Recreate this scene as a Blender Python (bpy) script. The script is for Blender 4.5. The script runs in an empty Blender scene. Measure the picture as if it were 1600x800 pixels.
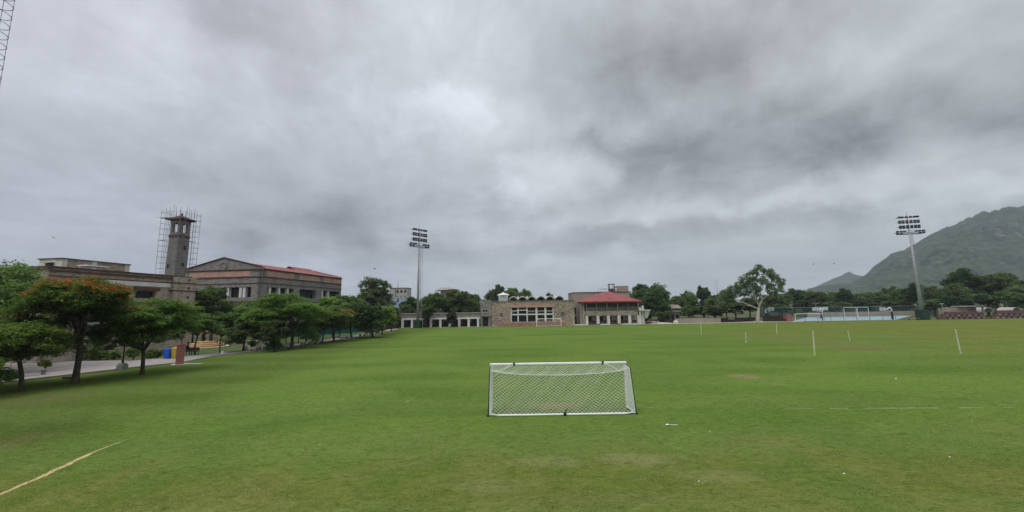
import bpy, bmesh, math, random
import numpy as np
from mathutils import Vector, Matrix, Euler
R = math.radians
SC = bpy.context.scene
COL = SC.collection
random.seed(7)

# ------------------------------------------------------------------ camera
CAMH, PITCH, ROLL, F = 4.8, 7.7, -0.9, 600.0
camd = bpy.data.cameras.new('camera'); cam = bpy.data.objects.new('camera', camd); COL.objects.link(cam)
camd.sensor_width = 36; camd.lens = 36 * F / 1600; camd.clip_start = .1; camd.clip_end = 20000
CR = Euler((R(90 + PITCH), 0, 0)).to_matrix() @ Matrix.Rotation(R(ROLL), 3, 'Z')
CP = Vector((0, 0, CAMH))
cam.matrix_world = Matrix.Translation(CP) @ CR.to_4x4()
SC.camera = cam
SC.render.resolution_x, SC.render.resolution_y = 1024, 512

def ray(px, py):
    return CR @ Vector(((px - 800) / F, (400 - py) / F, -1))
def gp(px, py, z=0.0):                     # a spot on the ground
    d = ray(px, py); t = (z - CAMH) / d.z
    return Vector((d.x * t, d.y * t, z))
def pt(px, py, D):                         # a spot D metres ahead
    d = ray(px, py); t = D / d.y
    return CP + d * t
def gx(px, D, z=0):                        # x at depth D and height z in picture column px
    x = (px - 800) / F * D
    for _ in range(6):
        c = CR.transposed() @ (Vector((x, D, z)) - CP)
        x += (px - (800 + F * c.x / -c.z)) / F * (-c.z)
    return x
def zat(x, y, py):                         # height above (x, y) that reaches picture row py
    a = CR.transposed() @ (Vector((x, y, 0)) - CP); b = CR.transposed() @ Vector((0, 0, 1))
    k = (400 - py) / F                     # cy/-cz = k
    return -(a.y + k * a.z) / (b.y + k * b.z)

# ------------------------------------------------------------------ world, sun, exposure
SUN_EL, SUN_AZ = 58, 205                   # azimuth measured clockwise from +Y
W = bpy.data.worlds.new('World'); SC.world = W; W.use_nodes = True
nt = W.node_tree; nt.nodes.clear()
def wn(t, **k):
    n = nt.nodes.new(t)
    for a, b in k.items(): setattr(n, a, b)
    return n
def wmath(op, a, b=None, c=None):
    n = wn('ShaderNodeMath', operation=op)
    for i, v in enumerate((a, b, c)):
        if v is None: continue
        if isinstance(v, (int, float)): n.inputs[i].default_value = v
        else: nt.links.new(v, n.inputs[i])
    return n.outputs[0]
def wvec(op, a, b=None, out=0):
    n = wn('ShaderNodeVectorMath', operation=op)
    for i, v in enumerate((a, b)):
        if v is None: continue
        if isinstance(v, (tuple, list, Vector)): n.inputs[i].default_value = v
        elif isinstance(v, (int, float)): n.inputs[3].default_value = v
        else: nt.links.new(v, n.inputs[i])
    return n.outputs[out]
tc = wn('ShaderNodeTexCoord').outputs['Generated']
sep = wn('ShaderNodeSeparateXYZ'); nt.links.new(tc, sep.inputs[0])
# cloud layer seen as a flat sheet overhead
den = wmath('ADD', wmath('MAXIMUM', sep.outputs[2], 0.0), 0.16)
cmb = wn('ShaderNodeCombineXYZ')
nt.links.new(wmath('DIVIDE', sep.outputs[0], den), cmb.inputs[0]); nt.links.new(wmath('DIVIDE', sep.outputs[1], den), cmb.inputs[1])
def wnoise(vec, scale, detail, rough, dist=0.0, lac=2.0, off=(0, 0, 0)):
    n = wn('ShaderNodeTexNoise'); n.inputs['Scale'].default_value = scale; n.inputs['Detail'].default_value = detail
    n.inputs['Roughness'].default_value = rough; n.inputs['Distortion'].default_value = dist; n.inputs['Lacunarity'].default_value = lac
    nt.links.new(wvec('ADD', vec, off), n.inputs['Vector']); return n
warp = wnoise(tc, 3.0, 9, .62)
rag = wnoise(tc, 6.5, 8, .60, .4, off=(2.3, 7.7, 1.1))
wv = wvec('MULTIPLY', wvec('SUBTRACT', warp.outputs['Color'], (.5, .5, .5)), (.40, .24, .22))
dirw = wvec('ADD', tc, wv)
# broad light and dark masses of the cloud deck: (column, row, half-width, half-height, strength)
BLOBS = [(120, 40, 330, 120, .19), (690, 140, 170, 130, .18), (700, 175, 60, 40, .17), (655, 205, 30, 22, .07), (900, 10, 60, 60, .03), (1040, 70, 200, 70, -.13), (1120, 20, 260, 60, -.06),
         (1120, 230, 280, 64, -.23), (1420, 208, 240, 70, -.09), (1290, 120, 80, 46, .06), (1500, 40, 160, 70, .08), (862, 280, 96, 36, .28), (905, 272, 40, 18, .08), (800, 300, 50, 18, .08), (1230, 268, 90, 30, -.04),
         (430, 312, 240, 56, -.12), (560, 375, 160, 40, -.14), (170, 220, 170, 60, -.05), (60, 340, 160, 60, .0), (330, 380, 120, 30, -.04),
         (760, 350, 120, 24, .12), (1010, 330, 130, 22, .12), (1050, 368, 210, 18, -.14), (800, 425, 300, 26, .10), (1560, 285, 120, 26, .2), (1280, 310, 150, 22, .15), (1350, 420, 200, 40, .02),
         (620, 260, 120, 60, -.03), (900, 190, 80, 40, -.05), (350, 120, 200, 60, .03)]
acc = None
for (bx_, by_, sx_, sy_, amp) in BLOBS:
    d0 = ray(bx_, by_).normalized()
    k = math.sqrt(1 + ((bx_ - 800) / F) ** 2 + ((by_ - 400) / F) ** 2)
    fx = sx_ / F / k * (1 / k if abs(bx_ - 800) > 300 else 1); fy = sy_ / F / k
    right = Vector((d0.y, -d0.x, 0)).normalized(); up = right.cross(d0).normalized()
    diff = wvec('SUBTRACT', dirw, tuple(d0))
    a = wmath('DIVIDE', wvec('DOT_PRODUCT', diff, tuple(right), 1), fx)
    b = wmath('DIVIDE', wvec('DOT_PRODUCT', diff, tuple(up), 1), fy)
    front = wmath('GREATER_THAN', wvec('DOT_PRODUCT', tc, tuple(d0), 1), 0.3)
    r2 = wmath('ADD', wmath('MULTIPLY', a, a), wmath('MULTIPLY', b, b))
    r2 = wmath('ADD', r2, wmath('MULTIPLY', wmath('SUBTRACT', rag.outputs[0], .5), 3.6))
    mr = wn('ShaderNodeMapRange', interpolation_type='SMOOTHSTEP'); nt.links.new(r2, mr.inputs[0])
    for i_, v_ in enumerate((-.5, 2.3, 1.0, 0.0)): mr.inputs[i_ + 1].default_value = v_
    g = wmath('MULTIPLY', wmath('MULTIPLY', mr.outputs[0], amp), front)
    acc = g if acc is None else wmath('ADD', acc, g)
n1 = wnoise(cmb.outputs[0], .9, 7, .56, .6, off=(3.1, 1.7, 0))
n2 = wnoise(dirw, 5.5, 6, .55, .3, off=(5, 0, 2))
n3 = wnoise(cmb.outputs[0], 3.2, 6, .6, .8)
lum = wmath('ADD', acc, wmath('MULTIPLY', wmath('SUBTRACT', n1.outputs[0], .5), .26))
lum = wmath('ADD', lum, wmath('MULTIPLY', wmath('SUBTRACT', n2.outputs[0], .5), .37))
lum = wmath('ADD', lum, wmath('MULTIPLY', wmath('SUBTRACT', n3.outputs[0], .5), .27))
lum = wmath('MAXIMUM', wmath('ADD', lum, .555), .22)
# an overcast sky is brightest overhead, above what the picture frames
zen = wn('ShaderNodeMapRange', interpolation_type='SMOOTHSTEP'); nt.links.new(sep.outputs[2], zen.inputs[0])
zen.inputs[1].default_value = .72; zen.inputs[2].default_value = 1.0; zen.inputs[3].default_value = 1.0; zen.inputs[4].default_value = 4.2
lum = wmath('MULTIPLY', lum, zen.outputs[0])
tint = wn('ShaderNodeMix', data_type='RGBA'); nt.links.new(wmath('MULTIPLY_ADD', sep.outputs[0], .7, .5), tint.inputs[0])
tint.inputs[6].default_value = (.955, .99, 1.10, 1); tint.inputs[7].default_value = (.945, 1.0, 1.035, 1)
csc = wvec('SCALE', tint.outputs[2], None); nt.links.new(wmath('MULTIPLY', lum, 10.0), csc.node.inputs[3])
sky = wn('ShaderNodeTexSky', sky_type='NISHITA'); sky.sun_disc = False
sky.sun_elevation = R(SUN_EL); sky.sun_rotation = R(SUN_AZ); sky.dust_density = 3
mx = wn('ShaderNodeMix', data_type='RGBA'); mx.inputs[0].default_value = .94
nt.links.new(sky.outputs[0], mx.inputs[6]); nt.links.new(csc, mx.inputs[7])
bg = wn('ShaderNodeBackground'); bg.inputs[1].default_value = .1; nt.links.new(mx.outputs[2], bg.inputs[0])
out = wn('ShaderNodeOutputWorld'); nt.links.new(bg.outputs[0], out.inputs[0])
W.cycles.sampling_method = 'MANUAL'; W.cycles.sample_map_resolution = 512
sl = bpy.data.lights.new('sun', 'SUN'); sl.energy = 1.2; sl.angle = R(25); sl.color = (1, .96, .9)
so = bpy.data.objects.new('sun', sl); COL.objects.link(so)
sd = Vector((math.sin(R(SUN_AZ)) * math.cos(R(SUN_EL)), math.cos(R(SUN_AZ)) * math.cos(R(SUN_EL)), math.sin(R(SUN_EL))))
so.rotation_euler = sd.to_track_quat('Z', 'Y').to_euler()
vs = SC.view_settings; vs.view_transform = 'Standard'; vs.look = 'None'; vs.gamma = 1; vs.exposure = 0.0; vs.use_curve_mapping = False
SC.cycles.max_bounces = 6; SC.cycles.diffuse_bounces = 3; SC.cycles.transparent_max_bounces = 8; SC.cycles.volume_bounces = 0

# ------------------------------------------------------------------ materials
class NT:
    def __init__(s, name):
        s.m = bpy.data.materials.new(name); s.m.use_nodes = True; s.t = s.m.node_tree
        s.p = s.t.nodes['Principled BSDF']; s.out = s.t.nodes['Material Output']
        s.obj = s.n('ShaderNodeTexCoord').outputs['Object']
        s.p.inputs['Specular IOR Level'].default_value = .25
    def n(s, t, **k):
        n = s.t.nodes.new(t)
        for a, b in k.items(): setattr(n, a, b)
        return n
    def l(s, a, b): s.t.links.new(a, b)
    def noise(s, scale, detail=4, rough=.55, dist=0, vec=None, st=None, out=0):
        n = s.n('ShaderNodeTexNoise'); n.inputs['Scale'].default_value = scale; n.inputs['Detail'].default_value = detail
        n.inputs['Roughness'].default_value = rough; n.inputs['Distortion'].default_value = dist
        v = vec or s.obj
        if st: 
            m = s.n('ShaderNodeMapping'); m.inputs['Scale'].default_value = st; s.l(v, m.inputs[0]); v = m.outputs[0]
        s.l(v, n.inputs['Vector']); return n.outputs[out]
    def rng(s, v, a, b, c=0., d=1.):
        n = s.n('ShaderNodeMapRange', interpolation_type='SMOOTHSTEP'); s.l(v, n.inputs[0])
        for i, x in enumerate((a, b, c, d)): n.inputs[i + 1].default_value = x
        return n.outputs[0]
    def math(s, op, a, b=None, clamp=False):
        n = s.n('ShaderNodeMath', operation=op); n.use_clamp = clamp
        for i, v in enumerate((a, b)):
            if v is None: continue
            if isinstance(v, (int, float)): n.inputs[i].default_value = v
            else: s.l(v, n.inputs[i])
        return n.outputs[0]
    def mix(s, f, a, b, mode='MIX'):
        n = s.n('ShaderNodeMix', data_type='RGBA', blend_type=mode)
        for i, v in ((0, f), (6, a), (7, b)):
            if isinstance(v, (int, float)): n.inputs[i].default_value = v
            elif isinstance(v, tuple): n.inputs[i].default_value = (*v[:3], 1)
            else: s.l(v, n.inputs[i])
        return n.outputs[2]
    def base(s, c):
        if isinstance(c, tuple): s.p.inputs['Base Color'].default_value = (*c[:3], 1)
        else: s.l(c, s.p.inputs['Base Color'])
    def rough(s, r): s.p.inputs['Roughness'].default_value = r
    def bump(s, h, strength=.4, dist=.02):
        b = s.n('ShaderNodeBump'); b.inputs['Strength'].default_value = strength; b.inputs['Distance'].default_value = dist
        s.l(h, b.inputs['Height']); s.l(b.outputs[0], s.p.inputs['Normal'])

def plain(name, c, rough=.7, var=.12, scale=1.5, metal=0):
    t = NT(name); n = t.noise(scale, 5, .6); n2 = t.noise(scale * 9, 3, .6)
    f = t.math('ADD', t.math('MULTIPLY', n, .6), t.math('MULTIPLY', n2, .4))
    lo = tuple(max(0, x * (1 - 1.6 * var)) for x in c); hi = tuple(min(1, x * (1 + 1.1 * var)) for x in c)
    t.base(t.mix(t.rng(f, .3, .7), lo, hi)); t.rough(rough); t.p.inputs['Metallic'].default_value = metal
    return t.m
def stone(name, c1, c2, c3, scale=2.2, mortar=(.30, .28, .25), squash=1.6, stain=.45):
    t = NT(name)
    mp = t.n('ShaderNodeMapping'); mp.inputs['Scale'].default_value = (1, 1, squash); t.l(t.obj, mp.inputs[0])
    v = t.n('ShaderNodeTexVoronoi'); v.inputs['Scale'].default_value = scale; t.l(mp.outputs[0], v.inputs['Vector'])
    e = t.n('ShaderNodeTexVoronoi', feature='DISTANCE_TO_EDGE'); e.inputs['Scale'].default_value = scale; t.l(mp.outputs[0], e.inputs['Vector'])
    sp = t.n('ShaderNodeSeparateColor'); t.l(v.outputs['Color'], sp.inputs[0])
    c = t.mix(t.rng(sp.outputs[0], .25, .75), c1, c2); c = t.mix(t.rng(sp.outputs[1], .6, .95), c, c3)
    c = t.mix(t.rng(e.outputs['Distance'], .02, .07), mortar, c)
    n = t.noise(.35, 6, .6, .4); st = t.noise(.8, 5, .65, 0, st=(1, 1, .18))
    c = t.mix(t.math('MULTIPLY', t.rng(st, .45, .72), stain), c, tuple(x * .45 for x in c1))
    c = t.mix(t.math('MULTIPLY', t.rng(n, .4, .65), .25), c, c2)
    t.base(c); t.rough(.9); t.bump(t.rng(e.outputs['Distance'], 0, .12), .6, .04)
    return t.m
def leafmat(name, c1, c2, transl=.3, big=.5):
    t = NT(name)
    g = t.n('ShaderNodeNewGeometry'); oi = t.n('ShaderNodeObjectInfo')
    n = t.noise(big, 3, .5); f = t.math('ADD', t.math('MULTIPLY', t.rng(n, .35, .65), .55), t.math('MULTIPLY', g.outputs['Random Per Island'], .45))
    c = t.mix(f, c1, c2)
    hs = t.n('ShaderNodeHueSaturation'); t.l(c, hs.inputs['Color'])
    t.l(t.rng(oi.outputs['Random'], 0, 1, .485, .51), hs.inputs['Hue']); t.l(t.rng(oi.outputs['Random'], 0, 1, .95, 1.4), hs.inputs['Value'])
    t.base(hs.outputs[0]); t.rough(.6); t.p.inputs['Specular IOR Level'].default_value = .12
    tr = t.n('ShaderNodeBsdfTranslucent'); t.l(t.mix(1.0, hs.outputs[0], (1.0, 1.25, .55), 'MULTIPLY'), tr.inputs[0])
    ms = t.n('ShaderNodeMixShader'); ms.inputs[0].default_value = min(.5, transl + .13)
    t.l(t.p.outputs[0], ms.inputs[1]); t.l(tr.outputs[0], ms.inputs[2]); t.l(ms.outputs[0], t.out.inputs[0])
    return t.m
M = {}
M['stoneA'] = stone('stone_buff', (.27, .23, .185), (.44, .375, .305), (.46, .34, .27), 3.4, (.36, .33, .28), 1.6, .3)
M['stoneG'] = stone('stone_grey', (.19, .183, .172), (.29, .278, .26), (.32, .26, .225), 1.7, (.21, .20, .19), 2.2, .4)
M['stoneC'] = stone('stone_rubble', (.22, .185, .145), (.46, .38, .285), (.48, .36, .26), 2.9, (.24, .22, .19), 1.3, .25)
M['stoneR'] = stone('stone_block', (.30, .262, .222), (.37, .325, .275), (.39, .32, .27), 2.4, (.31, .27, .22), 1.6, .25)
M['ledge'] = plain('red_brown_band', (.115, .060, .052), .85, .2)
M['pink'] = plain('pink_plaster', (.50, .30, .235), .85, .14, .9)
M['maroon'] = plain('dark_maroon_wall', (.055, .030, .026), .9, .3)
M['white'] = plain('white_plaster', (.68, .66, .62), .8, .12, .8)
M['cream'] = plain('cream_plaster', (.62, .63, .50), .8, .12, .8)
M['concrete'] = plain('grey_concrete', (.25, .24, .22), .9, .2, .9)
M['conclight'] = plain('pale_concrete', (.44, .41, .37), .9, .14, .9)
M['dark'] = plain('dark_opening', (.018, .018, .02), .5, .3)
M['glass'] = plain('dark_glass', (.026, .028, .03), .45, .3)
M['interior'] = plain('shaded_room', (.10, .095, .09), .9, .3, .6)
def roofmat():
    t = NT('red_roof'); w = t.n('ShaderNodeTexWave', wave_type='BANDS', bands_direction='X'); w.inputs['Scale'].default_value = 1.2; t.l(t.obj, w.inputs[0])
    n = t.noise(.5, 5, .6)
    c = t.mix(t.rng(n, .3, .7), (.22, .066, .062), (.31, .098, .088)); c = t.mix(t.math('MULTIPLY', w.outputs[0], .25), c, (.22, .035, .035))
    t.base(c); t.rough(.6); t.bump(w.outputs[0], .3, .05); return t.m
M['redroof'] = roofmat()
M['steel'] = plain('galvanised_steel', (.42, .43, .44), .45, .12, 2, .3)
M['steeldk'] = plain('grey_steel', (.10, .105, .115), .55, .2, 2, .2)
M['lampbody'] = plain('lamp_housing', (.05, .052, .058), .5, .2)
M['scaf'] = plain('scaffold_tube', (.20, .20, .20), .6, .3, 3, .2)
M['whitep'] = plain('white_paint', (.78, .78, .76), .4, .05, 3)
M['net'] = plain('net_cord', (.74, .75, .70), .8, .05, 3)
M['blackp'] = plain('black_tube', (.02, .02, .02), .5, .2)
M['green'] = plain('green_cloth', (.02, .055, .038), .8, .25, 2)
M['teal'] = plain('teal_shade_net', (.012, .10, .105), .8, .35, .8)
M['bark'] = plain('brown_bark', (.075, .052, .042), .95, .35, 4)
M['barkw'] = plain('pale_bark', (.52, .47, .40), .8, .18, 2.2)
M['brick'] = plain('red_sandstone', (.155, .085, .075), .85, .22, 1.6)
M['sand'] = plain('yellow_sandstone', (.56, .36, .16), .85, .14, 1.5)
M['sandp'] = plain('pale_sandstone', (.62, .50, .34), .85, .12, 1.5)
M['pillar'] = plain('red_marble_slabs', (.36, .145, .135), .55, .16, 2.0)
M['blue'] = plain('blue_plastic', (.02, .10, .48), .4, .1)
M['yellow'] = plain('yellow_plastic', (.50, .36, .05), .45, .1)
M['cloth'] = plain('dark_cloth', (.025, .028, .03), .9, .3)
M['skin'] = plain('skin', (.22, .12, .08), .6, .1)
M['hair'] = plain('black_hair', (.012, .011, .01), .6, .1)
M['bird'] = plain('dark_feathers', (.03, .03, .035), .8, .1)
M['kerb'] = plain('kerb_stone', (.27, .235, .21), .9, .2, 1.5)
M['paving'] = plain('path_paving', (.32, .285, .26), .9, .13, .6)
M['apron'] = plain('apron_concrete', (.48, .45, .40), .9, .12, .4)
M['court'] = plain('blue_court', (.25, .36, .385), .7, .08, .3)
M['soil'] = plain('soil', (.13, .085, .055), .95, .3, 1.5)
M['pannel'] = plain('blue_wash', (.34, .42, .55), .8, .1, .5)
M['flower'] = leafmat('flame_blossom', (.30, .035, .014), (.46, .12, .03), .25)
M['gulm'] = leafmat('feathery_leaf', (0.068, 0.118, 0.032), (0.154, 0.214, 0.060), .35)
M['gulmw'] = leafmat('olive_leaf', (0.090, 0.119, 0.037), (0.181, 0.197, 0.067), .3)
M['lime'] = leafmat('lime_leaf', (0.112, 0.177, 0.046), (0.218, 0.286, 0.082), .35)
M['mid'] = leafmat('mid_leaf', (0.072, 0.116, 0.039), (0.146, 0.196, 0.068), .3)
M['dkl'] = leafmat('dark_leaf', (0.045, 0.079, 0.031), (0.092, 0.129, 0.051), .25)
M['far'] = leafmat('far_leaf', (0.071, 0.102, 0.041), (0.142, 0.177, 0.070), .25)
M['euc'] = leafmat('grey_green_leaf', (0.074, 0.098, 0.050), (0.141, 0.167, 0.090), .25)
M['shrub'] = leafmat('shrub_leaf', (0.068, 0.112, 0.029), (0.147, 0.202, 0.054), .3)
M['hedge'] = leafmat('yellow_hedge_leaf', (0.170, 0.180, 0.040), (0.280, 0.265, 0.070), .3)

# ------------------------------------------------------------------ mesh helpers
class MB:
    def __init__(s): s.v = []; s.f = []
    def add(s, vs_, fs):
        o = len(s.v); s.v += [tuple(v) for v in vs_]; s.f += [tuple(i + o for i in f) for f in fs]; return s
    def hexa(s, p):
        return s.add(p, [(0, 3, 2, 1), (4, 5, 6, 7), (0, 1, 5, 4), (1, 2, 6, 5), (2, 3, 7, 6), (3, 0, 4, 7)])
    def box(s, x0, x1, y0, y1, z0, z1, rz=0, c=None):
        p = [(x0, y0, z0), (x1, y0, z0), (x1, y1, z0), (x0, y1, z0), (x0, y0, z1), (x1, y0, z1), (x1, y1, z1), (x0, y1, z1)]
        if rz or c:
            cx, cy = c or (0, 0); a, b = math.cos(rz), math.sin(rz)
            p = [(cx + x * a - y * b, cy + x * b + y * a, z) for x, y, z in p]
        return s.hexa(p)
    def tube(s, pts, rad, n=6, cap=True):
        pts = [Vector(p) for p in pts]; rads = rad if isinstance(rad, (list, tuple)) else [rad] * len(pts)
        o = len(s.v); prev = None
        for i, p in enumerate(pts):
            t = (pts[min(i + 1, len(pts) - 1)] - pts[max(i - 1, 0)]).normalized()
            if prev is None:
                a = t.cross(Vector((0, 0, 1)))
                if a.length < .05: a = t.cross(Vector((0, 1, 0)))
            else: a = prev - t * prev.dot(t)
            a.normalize(); prev = a; b = t.cross(a)
            for k in range(n):
                an = 2 * math.pi * k / n; s.v.append(tuple(p + (a * math.cos(an) + b * math.sin(an)) * rads[i]))
        for i in range(len(pts) - 1):
            for k in range(n):
                k2 = (k + 1) % n; s.f.append((o + i * n + k, o + (i + 1) * n + k, o + (i + 1) * n + k2, o + i * n + k2))
        if cap and n > 2:
            s.f.append(tuple(o + k for k in range(n))); s.f.append(tuple(o + (len(pts) - 1) * n + k for k in reversed(range(n))))
        return s
    def lathe(s, prof, c, n=16, ang=0):
        o = len(s.v)
        for r, z in prof:
            for k in range(n):
                a = ang + 2 * math.pi * k / n; s.v.append((c[0] + r * math.cos(a), c[1] + r * math.sin(a), c[2] + z))
        for i in range(len(prof) - 1):
            for k in range(n):
                k2 = (k + 1) % n; s.f.append((o + i * n + k, o + i * n + k2, o + (i + 1) * n + k2, o + (i + 1) * n + k))
        s.f.append(tuple(o + k for k in reversed(range(n)))); s.f.append(tuple(o + (len(prof) - 1) * n + k for k in range(n)))
        return s
    def obj(s, name, mat, parent=None, smooth=False):
        me = bpy.data.meshes.new(name); me.from_pydata(s.v, [], s.f); me.update()
        if mat: me.materials.append(M[mat] if isinstance(mat, str) else mat)
        if smooth: me.polygons.foreach_set('use_smooth', [True] * len(me.polygons))
        o = bpy.data.objects.new(name, me); COL.objects.link(o)
        if parent:
            o.parent = parent
            if parent.type == 'EMPTY': o.location = -Vector(parent.location)
        return o
def link(o, parent):
    o.parent = parent
    if parent.type == 'EMPTY': o.matrix_parent_inverse = Matrix.Identity(4)
    return o
# every thing's Empty stays unrotated at its base; parts are built in its local frame by subtracting the base
def thing(name, label, cat, loc=(0, 0, 0), rz=0, group=None):
    o = bpy.data.objects.new(name, None); COL.objects.link(o); o.location = loc; o.rotation_euler = (0, 0, rz); o.empty_display_size = .3
    return tag(o, label, cat, group)
def tag(o, label, cat, group=None):
    o['label'] = label; o['category'] = cat
    if group: o['group'] = group
    return o
def struct(o): o['kind'] = 'structure'; return o
def rebase(o):                              # moves world-built parts under a base that is not the origin
    bpy.context.view_layer.update()
def copy_tree(o, parent=None):
    c = o.copy(); COL.objects.link(c); c.parent = parent
    for ch in list(o.children): copy_tree(ch, c)
    return c
def grid_mesh(name, mat, xs, ys, zf):
    mb = MB(); nx = len(xs)
    for y in ys:
        for x in xs: mb.v.append((x, y, zf(x, y)))
    for j in range(len(ys) - 1):
        for i in range(nx - 1):
            a = j * nx + i; mb.f.append((a, a + 1, a + nx + 1, a + nx))
    return mb.obj(name, mat, smooth=True)
def sheet(name, mat, pts, z):
    mb = MB(); mb.v = [(p[0], p[1], z) for p in pts]; mb.f = [tuple(range(len(pts)))]
    o = mb.obj(name, mat)
    if o.data.polygons[0].normal.z < 0: o.data.flip_normals()
    return o

# a building face: a vertical plane through A and B (ground points); u along it, d outward to the viewer
class Face:
    def __init__(s, A, B):
        s.A = Vector((A[0], A[1], 0)); d = Vector((B[0], B[1], 0)) - s.A; s.L = d.length; s.u = d.normalized()
        s.n = Vector((s.u.y, -s.u.x, 0))
        if s.n.dot(-s.A) < 0: s.n = -s.n
    def uz(s, px, py, d=0):
        r = ray(px, py); o = s.A + s.n * d
        t = (o - CP).dot(s.n) / r.dot(s.n); p = CP + r * t
        return (p - s.A).dot(s.u), p.z
    def P(s, u, z, d=0): p = s.A + s.u * u + s.n * d; return (p.x, p.y, z)
    def box(s, mb, u0, u1, z0, z1, d0, d1):
        u0, u1 = sorted((u0, u1)); z0, z1 = sorted((z0, z1))
        q = [s.P(u0, z0, d1), s.P(u1, z0, d1), s.P(u1, z0, d0), s.P(u0, z0, d0), s.P(u0, z1, d1), s.P(u1, z1, d1), s.P(u1, z1, d0), s.P(u0, z1, d0)]
        return mb.hexa(q)
    def pbox(s, mb, x0, y0, x1, y1, d0, d1):
        a = s.uz(x0, y0); b = s.uz(x1, y1); return s.box(mb, a[0], b[0], a[1], b[1], d0, d1)
    def wall(s, mb, u0, u1, z0, z1, ops, depth=.4):   # outer skin with openings and their reveals
        us = sorted({u0, u1, *[min(max(v, u0), u1) for o in ops for v in o[:2]]}); zs = sorted({z0, z1, *[min(max(v, z0), z1) for o in ops for v in o[2:]]})
        def hole(a, b): return any(o[0] < a < o[1] and o[2] < b < o[3] for o in ops)
        for i in range(len(us) - 1):
            for j in range(len(zs) - 1):
                a, b = (us[i] + us[i + 1]) / 2, (zs[j] + zs[j + 1]) / 2
                if not hole(a, b): mb.add([s.P(us[i], zs[j]), s.P(us[i + 1], zs[j]), s.P(us[i + 1], zs[j + 1]), s.P(us[i], zs[j + 1])], [(0, 1, 2, 3)])
        for (a, b, c, d) in ops:
            q = [(a, c), (b, c), (b, d), (a, d)]
            for k in range(4):
                (p0, q0), (p1, q1) = q[k], q[(k + 1) % 4]
                mb.add([s.P(p0, q0), s.P(p1, q1), s.P(p1, q1, -depth), s.P(p0, q0, -depth)], [(0, 1, 2, 3)])
        # rim back to the body
        for (a, c, b, d) in ((u0, z0, u0, z1), (u1, z0, u1, z1), (u0, z1, u1, z1)):
            mb.add([s.P(a, c), s.P(b, d), s.P(b, d, -depth), s.P(a, c, -depth)], [(0, 1, 2, 3)])
        return mb

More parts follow.
